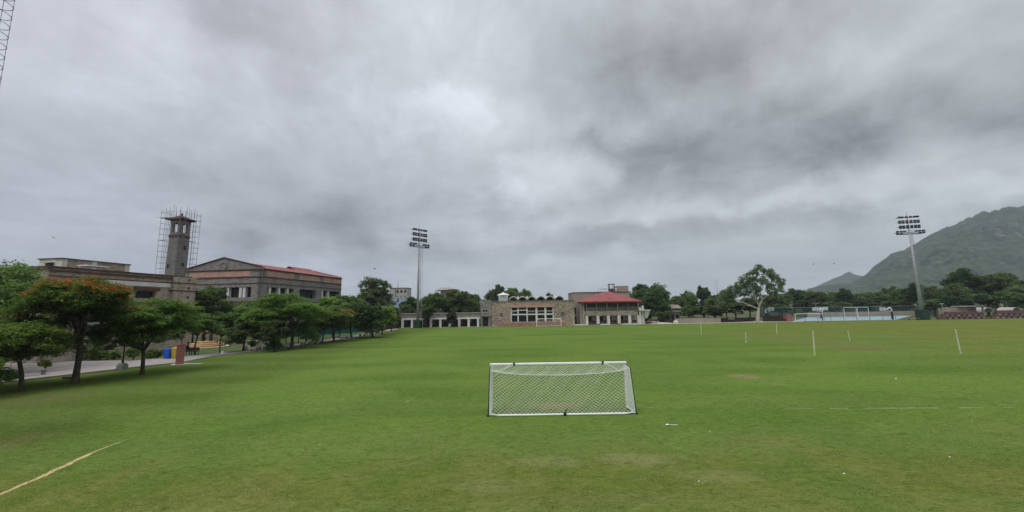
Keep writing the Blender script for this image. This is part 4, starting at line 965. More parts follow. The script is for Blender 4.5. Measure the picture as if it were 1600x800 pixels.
def tree(name, label, base, box, D, leaf='mid', nl=9, nc=110, per=60, size=.3, layered=0., flat=.6, low=-.35, lobe=.42, cr=.17, bark='bark', r0=.2, fork=.35, group=None, seed=1, blossom=None, deep=1.0, upright=.5, lean=None, aspect=.5):
    """base: picture column of the trunk; box: extent of the crown in the picture at depth D"""
    rng = np.random.default_rng(seed)
    x0, y0, x1, y1 = box
    if group == ROWG: x0 -= (x1 - x0) * .07; x1 += (x1 - x0) * .07; y0 -= (y1 - y0) * .05; y1 += (y1 - y0) * .06
    c = pt((x0 + x1) / 2, (y0 + y1) / 2, D); rx = (pt(x1, (y0 + y1) / 2, D).x - pt(x0, (y0 + y1) / 2, D).x) / 2; rz_ = (pt((x0 + x1) / 2, y0, D).z - pt((x0 + x1) / 2, y1, D).z) / 2
    bx_ = gx(base, D); t = thing(name, label, 'tree', (bx_, D, 0), group=group)
    k = 1 / 1.04
    pts_, rs_ = crown_points(rng, c, (rx * .98, rx * .98 * deep, rz_ * .96), nl, nc, layered, low, lobe, cr)
    fz = max(.9, c.z - rz_ * (1 - fork)); fk = (bx_ * .75 + c.x * .25, D, fz)
    tips = pts_[rng.choice(len(pts_), 9, replace=False)]
    tips = [tuple(np.array(fk) + (q - np.array(fk)) * .9) for q in tips]
    mb = MB(); limbs(mb, rng, (bx_, D, 0), fk, tips, r0, r0 * .8); mb.obj('trunk', bark, t, smooth=True)
    o = leaf_mesh('crown', leaf, pts_, rs_, per, size, rng, flat, upright, aspect); o.parent = t; o.location = -Vector(t.location)
    if blossom:
        frac, fp = blossom; sc_ = pts_[:, 2] / rz_; P3 = np.array([[math.sin(3.1 * q[0] / rx * 1.7 + seed) + math.sin(2.3 * q[2] / rz_ * 2 + q[1] / rx * 3) for q in (pts_ - np.array(c))]])[0]
        zs = np.argsort(-(sc_ * 1.1 + P3 * .8 - pts_[:, 0] / rx * .25 + rng.normal(size=len(pts_)) * .35)); sel = pts_[zs[:int(len(pts_) * frac)]].copy(); sel[:, 2] += rs_[zs[:len(sel)]] * .3
        b = leaf_mesh('blossom', 'flower', sel, rs_[zs[:len(sel)]] * .8, fp, size * .5, rng, .5, .5, .8); b.parent = t; b.location = -Vector(t.location)
    return t
ROWG = 'trees along the walk'
tree('broadleaf_tree', 'big dark green tree at the far left edge, behind the feathery low tree', -12, (-110, 410, 106, 530), 34, 'mid', 16, 420, 60, .30, cr=.15, r0=.3, seed=3, lobe=.40, low=-.95)
tree('feathery_tree', 'bright green feathery low tree at the left edge with short dark trunk', 34, (-120, 488, 98, 566), 25.5, 'lime', 14, 420, 85, .24, layered=.5, flat=.42, low=-.9, cr=.17, r0=.13, seed=5, upright=1.0, lobe=.40, aspect=.3)
tree('feathery_tree', 'low leafy growth drooping to the turf at the bottom left edge', -42, (-110, 535, 22, 608), 23.5, 'lime', 10, 220, 80, .22, layered=.5, flat=.42, low=-1.1, cr=.18, r0=.1, seed=7, upright=1.0, lobe=.42, aspect=.3)
tree('flame_tree', 'large flame tree with red blossom on top and thick dark trunk', 117, (60, 426, 214, 540), 28.0, 'gulm', 14, 460, 90, .24, layered=.5, flat=.42, low=-.7, cr=.15, r0=.2, seed=11, blossom=(.34, 46), upright=1.0, fork=.16, lobe=.40, aspect=.34)
tree('feathery_tree', 'green feathery tree right of the flame tree, left of the red pillar', 222, (156, 454, 290, 560), 31.5, 'gulm', 14, 440, 85, .24, layered=.5, flat=.42, low=-.8, cr=.15, r0=.15, seed=13, blossom=(.04, 14), upright=1.0, fork=.25, lobe=.40, aspect=.34)
tree('broadleaf_tree', 'wide dark green tree between the stone building and the grey hall', 318, (278, 434, 358, 540), 62, 'mid', 12, 240, 60, .42, layered=.4, flat=.45, low=-.8, cr=.14, r0=.3, seed=17, lobe=.34)
tree('broadleaf_tree', 'spreading green tree in front of the grey hall gable', 366, (322, 458, 418, 542), 63, 'mid', 12, 240, 60, .42, layered=.4, flat=.45, low=-.8, cr=.15, r0=.25, seed=18, lobe=.36)
tree('young_tree', 'young tree with thin brown trunk beside the round stone steps', 304, (283, 488, 346, 533), 45, 'mid', 9, 110, 60, .28, layered=.4, flat=.4, cr=.2, r0=.1, seed=19, low=-.5)
tree('young_tree', 'small thin stemmed tree right of the round stone steps', 343.5, (330, 508, 362, 530), 46, 'mid', 6, 50, 50, .24, cr=.25, r0=.07, seed=23)
tree('young_tree', 'small dense dark tree standing on the garden lawn', 380, (358, 488, 408, 541), 49, 'mid', 9, 140, 60, .28, low=-.8, cr=.2, r0=.12, seed=29, bark='bark')
tree('clipped_tree', 'dark clipped round tree beside the walk before the teal netting', 429, (411, 500, 444, 547), 47.5, 'dkl', 7, 150, 70, .2, low=-.95, cr=.16, r0=.14, seed=31, lobe=.6)
tree('feathery_tree', 'large layered green tree in front of the grey hall corner', 455.5, (404, 457, 518, 523), 51.5, 'gulm', 14, 420, 75, .34, layered=.5, flat=.4, low=-.75, cr=.15, r0=.22, seed=37, blossom=(.03, 8), upright=1.0, lobe=.36, aspect=.36, group=ROWG)
tree('young_tree', 'short bushy tree just right of the layered tree trunk', 476, (460, 503, 503, 540), 52, 'mid', 7, 90, 55, .26, low=-.8, cr=.22, r0=.08, seed=41)
tree('feathery_tree', 'yellowish green tree with pale thin trunk left of the red flowering tree', 503, (482, 470, 546, 522), 59, 'gulmw', 10, 230, 65, .34, layered=.5, flat=.4, low=-.8, cr=.18, r0=.13, seed=43, upright=1.0, group=ROWG)
tree('flame_tree', 'smaller flame tree with red blossom clusters in the middle of the row', 521.5, (506, 482, 549, 518), 62, 'gulmw', 9, 180, 60, .32, layered=.5, flat=.4, low=-.8, cr=.2, r0=.15, seed=47, blossom=(.5, 46), upright=1.0, group=ROWG)
tree('broadleaf_tree', 'full green tree behind the smaller flame tree', 549, (520, 470, 566, 521), 70, 'mid', 10, 150, 60, .4, cr=.18, r0=.18, seed=53, low=-.6, group=ROWG)
tree('broadleaf_tree', 'dark drooping tree, widest of the row near its far end', 582, (545, 472, 609, 523), 69, 'dkl', 12, 240, 60, .38, layered=.2, cr=.17, r0=.2, seed=59, low=-.85, lobe=.4, group=ROWG)
tree('broadleaf_tree', 'lime green tree overlapping the dark drooping tree', 597, (583, 472, 617, 516), 77, 'lime', 8, 140, 55, .4, cr=.2, r0=.16, seed=61, low=-.7, group=ROWG)
tree('broadleaf_tree', 'narrow dark tree at the far end of the row beside the arcade', 611.5, (603, 470, 624, 518), 86, 'dkl', 8, 90, 50, .4, cr=.24, r0=.14, seed=67, low=-.8, group=ROWG)
tree('eucalyptus_tree', 'tall grey green tree with open rounded top beyond the row', 585, (546, 433, 618, 512), 100, 'euc', 18, 360, 50, .5, cr=.13, r0=.3, seed=71, low=-.7, lobe=.34)
tree('broadleaf_tree', 'broad green tree to the right of the grey hall end wall', 535, (512, 455, 574, 500), 92, 'mid', 12, 230, 50, .5, cr=.15, r0=.3, seed=73, low=-.8, lobe=.38)
tree('broadleaf_tree', 'olive green tree top peeping behind the row at the hall corner', 520, (486, 462, 534, 500), 72, 'lime', 10, 150, 55, .42, cr=.17, r0=.2, seed=79, low=-.7)
tree('broadleaf_tree', 'clipped dark tree in front of the arcade beside the middle mast', 665, (657, 480, 677, 510), 101, 'dkl', 6, 110, 50, .36, low=-.95, cr=.2, r0=.12, seed=83, lobe=.55, group='clipped trees before the arcade')
tree('broadleaf_tree', 'clipped dark tree in front of the arcade near the grey stair block', 703, (694.5, 484, 712, 508), 101, 'dkl', 6, 100, 50, .34, low=-.9, cr=.22, r0=.12, seed=89, lobe=.55, group='clipped trees before the arcade')
tree('round_tree', 'large round crowned green tree behind the arcade', 716, (684, 441, 758, 500), 122, 'mid', 16, 330, 50, .62, layered=.2, cr=.13, r0=.35, seed=97, low=-.8, lobe=.36)
tree('round_tree', 'round green tree behind the arcade right of the middle mast', 679, (656, 456, 702, 497), 118, 'mid', 12, 220, 50, .55, cr=.15, r0=.3, seed=101, low=-.8, lobe=.4)
tree('dark_fig_tree', 'very dark tall tree to the right of the stone block', 1010, (974, 433, 1048, 512), 124, 'dkl', 16, 420, 50, .6, cr=.12, r0=.4, seed=103, low=-.95, lobe=.36)
# eucalyptus with pale trunk
def euc_tree():
    D = 106; rng = np.random.default_rng(5)
    t = thing('eucalyptus_tree', 'tall eucalyptus with pale forked trunk and airy grey green crown', 'tree', (gx(1184, D), D, 0))
    Q = lambda px, py, dd=0: tuple(pt(px, py, D + dd))
    mb = MB()
    mb.tube([(gx(1184, D), D, -.1), (gx(1184, D), D, .5), Q(1184, 492), Q(1185, 481)], [.52, .42, .38, .36], 9)
    br = [([(1185, 482), (1187.5, 475), (1191, 468), (1189, 461), (1186, 452), (1191, 440)], .27, 0), ([(1185, 483), (1177, 479), (1168, 475.5), (1158, 471), (1148, 468.5)], .24, -1), ([(1177, 479), (1165, 477), (1153, 476)], .15, 1),
          ([(1186, 477), (1181, 469), (1174, 463.5), (1163, 459.5), (1152, 452)], .18, 1.5), ([(1190, 469), (1196, 464), (1203, 455), (1212, 447)], .15, -1), ([(1187, 455), (1180, 445), (1176, 433)], .12, 1), ([(1190, 443), (1197, 432), (1203, 425)], .09, -1), ([(1204, 454), (1214, 452), (1221, 444)], .07, .5), ([(1163, 459.5), (1150, 458), (1138, 462)], .09, 0)]
    for P_, r_, dd in br:
        k = len(P_) - 1; mb.tube([Q(x, y, dd * i / k * 2) for i, (x, y) in enumerate(P_)], [r_ * (1 - .75 * i / k) for i in range(k + 1)], 6)
    mb.obj('trunk', 'barkw', t, smooth=True)
    blobs = [(1186, 421, 10, 8), (1200, 425, 10, 7), (1210, 433, 11, 7), (1219, 441, 8, 8), (1222, 451, 5, 5), (1176, 431, 10, 8), (1165, 436, 10, 8), (1190, 437, 10, 7), (1205, 446, 9, 7), (1157, 446, 11, 8), (1173, 446, 12, 8), (1148, 452, 12, 8), (1137, 459, 12, 8), (1165, 457, 11, 7), (1184, 452, 7, 6), (1203, 453, 7, 5), (1130, 467, 10, 8), (1146, 465, 10, 7), (1181, 462, 7, 5), (1124, 474, 8, 7), (1212, 455, 5, 4), (1140, 474, 10, 6)]
    P_ = []; R_ = []
    for (x, y, w, h) in blobs:
        for k in range(max(9, int(w * h / 3.6))):
            a = rng.random() * 6.28; q = rng.random() ** .5; P_.append(Q(x + math.cos(a) * q * w * .86, y + math.sin(a) * q * h * .86, rng.normal() * 1.5)); R_.append(rng.uniform(.4, .8))
    o = leaf_mesh('crown', 'euc', P_, R_, 34, .42, rng, .7, .1, .5); o.parent = t; o.location = -Vector(t.location)
euc_tree()

# background trees: four kinds built once, then copied tree by tree
def proto(seed, leaf, nl, nc, size, lobe=.4, cr=.15, per=42):
    rng = np.random.default_rng(seed)
    t = thing('background_tree', 'x', 'tree')
    pts_, rs_ = crown_points(rng, (0, 0, 5.6), (4.1, 4.1, 4.1), nl, nc, .15, -.8, lobe, cr)
    tips = pts_[rng.choice(len(pts_), 8, replace=False)]; mb = MB(); limbs(mb, rng, (0, 0, 0), (0, 0, 3.4), [tuple(q * .92) for q in tips], .25, .2); mb.obj('trunk', 'bark', t, smooth=True)
    o = leaf_mesh('crown', leaf, pts_, rs_, per, size, rng, .65, .4, .55); o.parent = t
    return t
PRO = [proto(201, 'far', 12, 190, .52), proto(202, 'mid', 9, 170, .52, .46), proto(203, 'dkl', 15, 210, .52, .33, .14), proto(204, 'far', 10, 120, .5, .36, .15)]
used = [False] * 4
def bgtree(px, top, half, D, k, label, group, bot=None):
    """px centre column, top row, half width in picture columns at depth D"""
    src = PRO[k]; o = src if not used[k] else copy_tree(src); used[k] = True
    x = gx(px, D); h = zat(x, D, top - (3 if group in (G2, G3, G4) else 0)); w = abs(gx(px + half, D) - gx(px - half, D)) / 2
    rs_ = random.Random(int(px * 7 + top)); o.location = (x, D, 0); o.scale = (w / 4.3, w / 4.3 * rs_.uniform(.9, 1.1), h / 10.1); o.rotation_euler = (0, 0, rs_.uniform(0, 6.28))
    o['label'] = label; o['category'] = 'tree'; o['group'] = group; o.name = 'background_tree'
G1 = 'trees behind the arcade and halls'; G2 = 'trees beyond the path right of the clubhouse'; G3 = 'trees behind the sports court'; G4 = 'trees behind the brick stands'; G5 = 'trees behind the garden'
for a in [
    (632, 470, 18, 122, 0, 'soft green tree just left of the middle mast, behind the arcade end', G1), (645, 461, 20, 130, 2, 'dark green tree directly behind the middle mast', G1), (664, 461, 18, 140, 3, 'thin pointed tree top just right of the middle mast pole', G1),
    (619, 480, 10, 112, 1, 'low tree in front of the pale blue house', G1),
    (668, 475, 18, 116, 0, 'lower bushy tree filling the gap behind the clipped arcade tree', G1), (742, 452, 16, 132, 0, 'tree filling the right shoulder of the large round tree', G1),
    (762, 444, 15, 150, 3, 'small separate tree top left of the rooftop cabin', G1), (779, 441, 17, 152, 2, 'slightly higher tree top above the rooftop cabin', G1), (793, 445, 15, 150, 0, 'tree top just right of the rooftop cabin', G1),
    (812, 441, 22, 140, 1, 'dense dark tree showing above the left vaults', G1), (836, 460, 14, 130, 0, 'low sliver of tree above the middle vaults', G1), (861, 455, 13, 140, 2, 'small tree top above the right vaults', G1), (874, 460, 10, 145, 0, 'tiny tree top at the last vault', G1),
    (917, 452, 7, 142, 0, 'little tree top poking above the left end of the stone block', G1),
    (1000, 440, 18, 132, 0, 'green tree between the stone block and the very dark tree', G2), (1029, 446, 20, 136, 2, 'dark tree on the right shoulder of the very dark tall tree', G2), (1046, 462, 18, 140, 1, 'mid green tree above the tiled shelter', G2),
    (1060, 459, 16, 146, 0, 'pale green tree just behind the tiled shelter', G2), (1078, 456, 17, 150, 1, 'light green tree between shelter and round dark tree', G2), (1101, 446, 13, 150, 2, 'round very dark tree top standing above its neighbours', G2),
    (1084, 450, 14, 158, 3, 'pale wispy tree left of the round dark tree top', G2), (1118, 458, 17, 144, 0, 'green tree right of the round dark tree top', G2), (1136, 452, 15, 138, 1, 'green tree behind the left limb of the eucalyptus', G2),
    (1082, 476, 15, 112, 1, 'small lime tree behind the low stone wall, left one', G2), (1117, 475, 17, 112, 0, 'small lime tree behind the low stone wall, right one', G2), (1150, 470, 22, 124, 2, 'dark tree under the left limb of the eucalyptus', G2),
    (1062, 480, 13, 128, 2, 'dark low tree right behind the tiled shelter roof', G2), (1100, 480, 20, 132, 2, 'dark tree in the gap between the two small lime trees', G2), (1036, 486, 12, 113, 1, 'round bush-like tree at the right foot of the very dark tree', G2),
    (1172, 462, 20, 136, 0, 'tree seen through the eucalyptus crown', G3), (1200, 458, 18, 160, 0, 'tree behind the eucalyptus trunk on its right', G3), (1222, 455, 18, 158, 1, 'first tree of the court belt right of the eucalyptus', G3),
    (1243, 451, 19, 162, 2, 'dark humped tree above the left white backboard', G3), (1263, 450, 17, 165, 1, 'tree above the gap between the left backboards', G3), (1284, 452, 17, 160, 0, 'tree above the small training goal', G3), (1303, 454, 16, 170, 1, 'tree above the pair of close backboards', G3),
    (1322, 451, 16, 162, 2, 'dark tree behind the tall cage goal, left side', G3), (1341, 456, 16, 160, 0, 'tree behind the tall cage goal, right side', G3), (1360, 454, 16, 168, 1, 'tree left of the curved neck backboard', G3),
    (1379, 452, 17, 158, 0, 'tree directly behind the curved neck backboard', G3), (1398, 448, 17, 160, 2, 'dark tree right of the curved neck backboard', G3), (1418, 447, 17, 150, 1, 'tree just left of the right floodlight mast', G3),
    (1262, 470, 22, 150, 2, 'low dark tree pressed against the court netting at its left', G3), (1310, 471, 22, 150, 1, 'low tree pressed against the court netting at its middle', G3), (1352, 470, 22, 150, 2, 'low dark tree behind the netting right of the cage goal', G3), (1402, 468, 22, 148, 1, 'low tree behind the netting near the mast', G3), (1218, 474, 18, 148, 0, 'low tree behind the netting at the eucalyptus', G3),
    (1440, 441, 19, 140, 2, 'dark tree behind the right floodlight mast', G4), (1462, 442, 17, 134, 0, 'tree just right of the right floodlight mast', G4), (1484, 447, 17, 130, 1, 'tree above the left end of the first brick stand', G4),
    (1517, 418, 30, 128, 2, 'tall dark tree above the first brick stand', G4), (1503, 436, 20, 122, 0, 'tree at the left foot of the tall dark tree', G4), (1546, 424, 22, 130, 0, 'tree right of the tall dark tree', G4), (1574, 418, 24, 124, 1, 'tall green tree above the second brick stand', G4), (1604, 432, 22, 118, 0, 'tree cut by the right picture edge, upper', G4),
    (1462, 466, 20, 122, 1, 'low tree behind the left end of the first brick stand', G4), (1500, 462, 24, 118, 2, 'low dark tree behind the wall of the first brick stand', G4), (1545, 460, 24, 117, 2, 'low dark tree between the two brick stands', G4), (1590, 452, 24, 113, 1, 'leafy tree leaning over the second brick stand', G4),
    (697, 461, 16, 126, 2, 'dark tree hiding the lower part of the flat roofed grey house', G1), (364, 459, 22, 67, 1, 'full green tree just below the gable windows of the grey hall', G5),
    (566, 452, 26, 98, 0, 'green tree at the left shoulder of the tall grey green tree', G5), (466, 494, 13, 60, 1, 'small leafy tree before the teal netting right of the layered tree', G5), (490, 497, 13, 64, 2, 'small dark tree before the teal netting at the yellowish tree', G5), (531, 492, 14, 70, 1, 'leafy tree filling the gap right of the smaller flame tree', G5), (447, 500, 12, 58, 0, 'small tree directly behind the layered tree trunk', G5),
    (425, 476, 22, 60, 0, 'green tree hiding the foot of the grey hall corner', G5), (300, 478, 22, 58, 2, 'dark tree pressed against the corner pier of the stone building', G5), (378, 486, 20, 66, 1, 'mid green tree behind the small lawn tree', G5), (398, 480, 16, 68, 2, 'dark tree under the grey hall windows', G5), (356, 496, 18, 64, 2, 'dark low tree behind the white bird figure', G5)]:
    bgtree(*a)

# potted and clipped shrubs
def shrub(label, px, py, r, name='shrub', leaf='shrub', seed=1, h=None, stem=0., group=None, D=None):
    g = gp(px, py) if D is None else Vector((gx(px, D), D, 0)); rng = np.random.default_rng(seed); h = h or r
    t = thing(name, label, 'shrub', (g.x, g.y, 0), group=group)
    pts_, rs_ = crown_points(rng, (g.x, g.y, stem + h * .95), (r, r, h), 6, 60, 0, -.9, .55, .22)
    o = leaf_mesh('foliage', leaf, pts_, rs_, 34, .13, rng, .8, .3, .6); o.parent = t; o.location = -Vector(t.location)
    mb = MB(); mb.tube([(g.x, g.y, 0), (g.x + .02, g.y, stem * .5 + .1), (g.x, g.y, stem + h * .8)], [.06, .05, .04], 6)
    for k in range(3): mb.tube([(g.x, g.y, stem * .6 + .1), (g.x + math.cos(k * 2.1) * r * .5, g.y + math.sin(k * 2.1) * r * .5, stem + h * .9)], [.035, .015], 5)
    mb.obj('stem', 'bark', t)
    return t
shrub('small topiary shrub with yellow green top on a bare stem, in front of the plaza', 70, 582, .46, 'topiary_shrub', 'hedge', 301, .36, .38)
SG = 'shrubs along the low stone wall'
for k, (px, py, r, l) in enumerate([(78, 562, .95, 'wide grey green shrub left of the flame tree trunk'), (109, 563, .62, 'shrub just left of the flame tree trunk at the plaza edge'), (134, 562, .55, 'smaller shrub just right of the flame tree trunk'), (144, 562.5, .72, 'tallest shrub in the trio right of the flame tree trunk'), (155.5, 562, .55, 'third shrub right of the flame tree trunk'), (167, 562, .5, 'shrub left of the pair near the black lamp post'), (177, 562, .55, 'shrub right beside the black lamp post on its left'), (208, 563, .74, 'broad bright shrub right of the black lamp post'), (235, 561, .55, 'left one of the two shrubs beside the blue bin'), (246, 560, .5, 'right one of the two shrubs beside the blue bin')]):
    shrub(l, px, py, r, 'shrub', 'shrub', 310 + k, group=SG)
shrub('small round bush on the lawn edge beside the walk', 393, 544, .55, 'shrub', 'dkl', 330)
shrub('low dark bush at the foot of the clipped round tree', 431, 549, 1.0, 'shrub', 'dkl', 331, .55)
shrub('pale green shrub by the path in the garden left of the clipped round tree', 413, 536, .8, 'shrub', 'shrub', 332, D=56)
shrub('yellow green hedge mound under the white bird figure, left half', 353, 532, 1.6, 'hedge_mound', 'hedge', 333, .6, D=58)
shrub('yellow green hedge mound under the white bird figure, right half', 368, 532, 1.6, 'hedge_mound', 'hedge', 334, .55, D=58.5)
shrub('low leafy shrub by the rockery on the garden lawn', 398, 530, 1.1, 'shrub', 'shrub', 335, .5, D=57)

# ================================================================== OBJECTS
# ---- floodlight masts
def mast(label, px, D, top_py, yaw, base_cover=True, H=None, x=None, nlamps=True, cage_ang=-.3, sc=1.0, group='floodlight masts', pitch=.85):
    x = gx(px, D) if x is None else x; H = H or zat(x, D, top_py)
    t = thing('floodlight_mast', label, 'floodlight', (x, D, 0), group=group); O = Vector((x, D, 0)); ca, sa = math.cos(yaw), math.sin(yaw)
    ux = Vector((ca, sa, 0)); fy = Vector((-sa, ca, 0)) * -1        # ux along the lamp rows, fy toward the field
    mb = MB(); mb.tube([O, O + Vector((0, 0, H * .5)), O + Vector((0, 0, H))], [.42 * sc, .30 * sc, .13 * sc], 14); mb.obj('pole', 'steel', t, smooth=True)
    mb = MB(); mb.tube([O + Vector((0, 0, H)), O + Vector((0, 0, H + 1.1))], .03, 5); mb.obj('lightning_rod', 'steeldk', t)
    rows = [(H - .35, [-2.2, -1.45, -.5, .5, 1.45, 2.2], .0), (H - 1.45, [-2.2, -1.4, -.5, .5, 1.4, 2.2], 0), (H - 1.95, [-2.2, -1.4, -.5, .5, 1.4, 2.2], 0), (H - 2.85, [-2.2, -1.4, -.5, .5, 1.4, 2.2], 0), (H - 3.35, [-2.2, -1.4, -.5, .5, 1.4, 2.2], 0), (H - 4.3, [-3.1, -2.2, -1.4, 1.4, 2.2, 3.1], 0), (H - 4.85, [-3.1, -2.2, 2.2, 3.1], 0)]
    hw_ = .33
    for z, xs_, _ in rows:
        for q in xs_:
            mb = MB(); c = O + ux * q * sc * .96 + fy * .42; c.z = z; f = Vector((fy.x * .86, fy.y * .86, -.5)).normalized(); up = ux.cross(f); 
            if up.z < 0: up = -up
            a_ = [c + ux * sx * hw_ + up * sy * .23 for sx, sy in ((-1, -1), (1, -1), (1, 1), (-1, 1))]; b_ = [c - f * .26 + ux * sx * hw_ * .6 + up * sy * .12 for sx, sy in ((-1, -1), (1, -1), (1, 1), (-1, 1))]
            mb.hexa([tuple(v) for v in b_] + [tuple(v) for v in a_])
            lb = mb.obj('floodlight', 'lampbody', t)
    mb = MB()
    for z, hw2 in ((H - .5, 2.6), (H - 1.72, 2.6), (H - 3.1, 2.6), (H - 4.6, 3.5)):
        p = O + fy * .15; p.z = z; mb.tube([p - ux * hw2, p + ux * hw2], .06, 4); p2 = p - fy * .3; mb.tube([p2 - ux * hw2, p2 + ux * hw2], .04, 4)
    mb.obj('crossbeam', 'steeldk', t)
    mb = MB()
    zc = H - 5.0; N_ = 20
    ring = [O + ux * math.cos(k * 2 * math.pi / N_) * 3.0 + fy * (math.sin(k * 2 * math.pi / N_) * 1.0) + Vector((0, 0, zc)) for k in range(N_ + 1)]; mb.tube(ring, .05, 4, False)
    ring2 = [r + Vector((0, 0, .8)) for r in ring]; mb.tube(ring2, .03, 4, False)
    for k in range(0, N_, 2): mb.tube([ring[k], ring2[k]], .03, 4)
    for sgn in (-1, 1): mb.tube([O + Vector((0, 0, zc)), O + ux * sgn * 3.0 + Vector((0, 0, zc))], .06, 4)
    mb.obj('platform', 'steeldk', t)
    # caged ladder
    ld = Vector((math.cos(cage_ang), math.sin(cage_ang), 0)); lt = Vector((-ld.y, ld.x, 0)); mb = MB()
    z0_ = 2.6
    for s_ in (-.2, .2): mb.tube([O + ld * .62 + lt * s_ + Vector((0, 0, z0_)), O + ld * .45 + lt * s_ + Vector((0, 0, zc))], .03, 4)
    z = z0_ + .2
    while z < zc: mb.tube([O + ld * .6 - lt * .2 + Vector((0, 0, z)), O + ld * .6 + lt * .2 + Vector((0, 0, z))], .018, 4); z += .35
    for z in (4, 9, 14, 19): mb.tube([O + ld * .2 + Vector((0, 0, z)), O + ld * .6 + Vector((0, 0, z))], .03, 4)
    lad = mb.obj('ladder', 'steeldk', t)
    mb = MB(); z = z0_ + .6; far_ = D > 50; c0 = O + ld * (.80 if far_ else .98); cr_ = .34 if far_ else .46
    while z < zc:
        arc = [c0 + ld * math.cos(a_) * cr_ + lt * math.sin(a_) * cr_ + Vector((0, 0, z)) for a_ in np.linspace(-2.4, 2.4, 15)]; mb.tube(arc, .022 if D > 50 else .013, 4); z += pitch
    for a_ in (-1.3, 0, 1.3):
        d_ = c0 + ld * math.cos(a_) * cr_ + lt * math.sin(a_) * cr_; mb.tube([d_ + Vector((0, 0, z0_ + .6)), d_ + Vector((0, 0, zc - .4))], .015 if D > 50 else .009, 4)
    mb.obj('safety_cage', 'steel' if far_ else 'steeldk', lad)
    if base_cover: mb = MB(); mb.box(x - .95, x + .95, D - .95, D + .95, 0, 2.6 if px > 1000 else 1.9); mb.obj('base_cover', 'green', t)
    return t
mast('tall grey floodlight mast in front of the arcade, left of centre', 652.5, 102.0, 357.5, R(50), cage_ang=.2, sc=.95)
mast('tall grey floodlight mast with green wrapped foot at the right near the hills', 1442.5, 103, 337.5, R(-14), cage_ang=.35, sc=.98)
mast('floodlight mast at the extreme left, only its caged ladder hoops in view', -60, 14, 0, R(60), H=27, x=pt(2, 92, 14).x - 1.42, base_cover=False, cage_ang=-.15, pitch=.44)

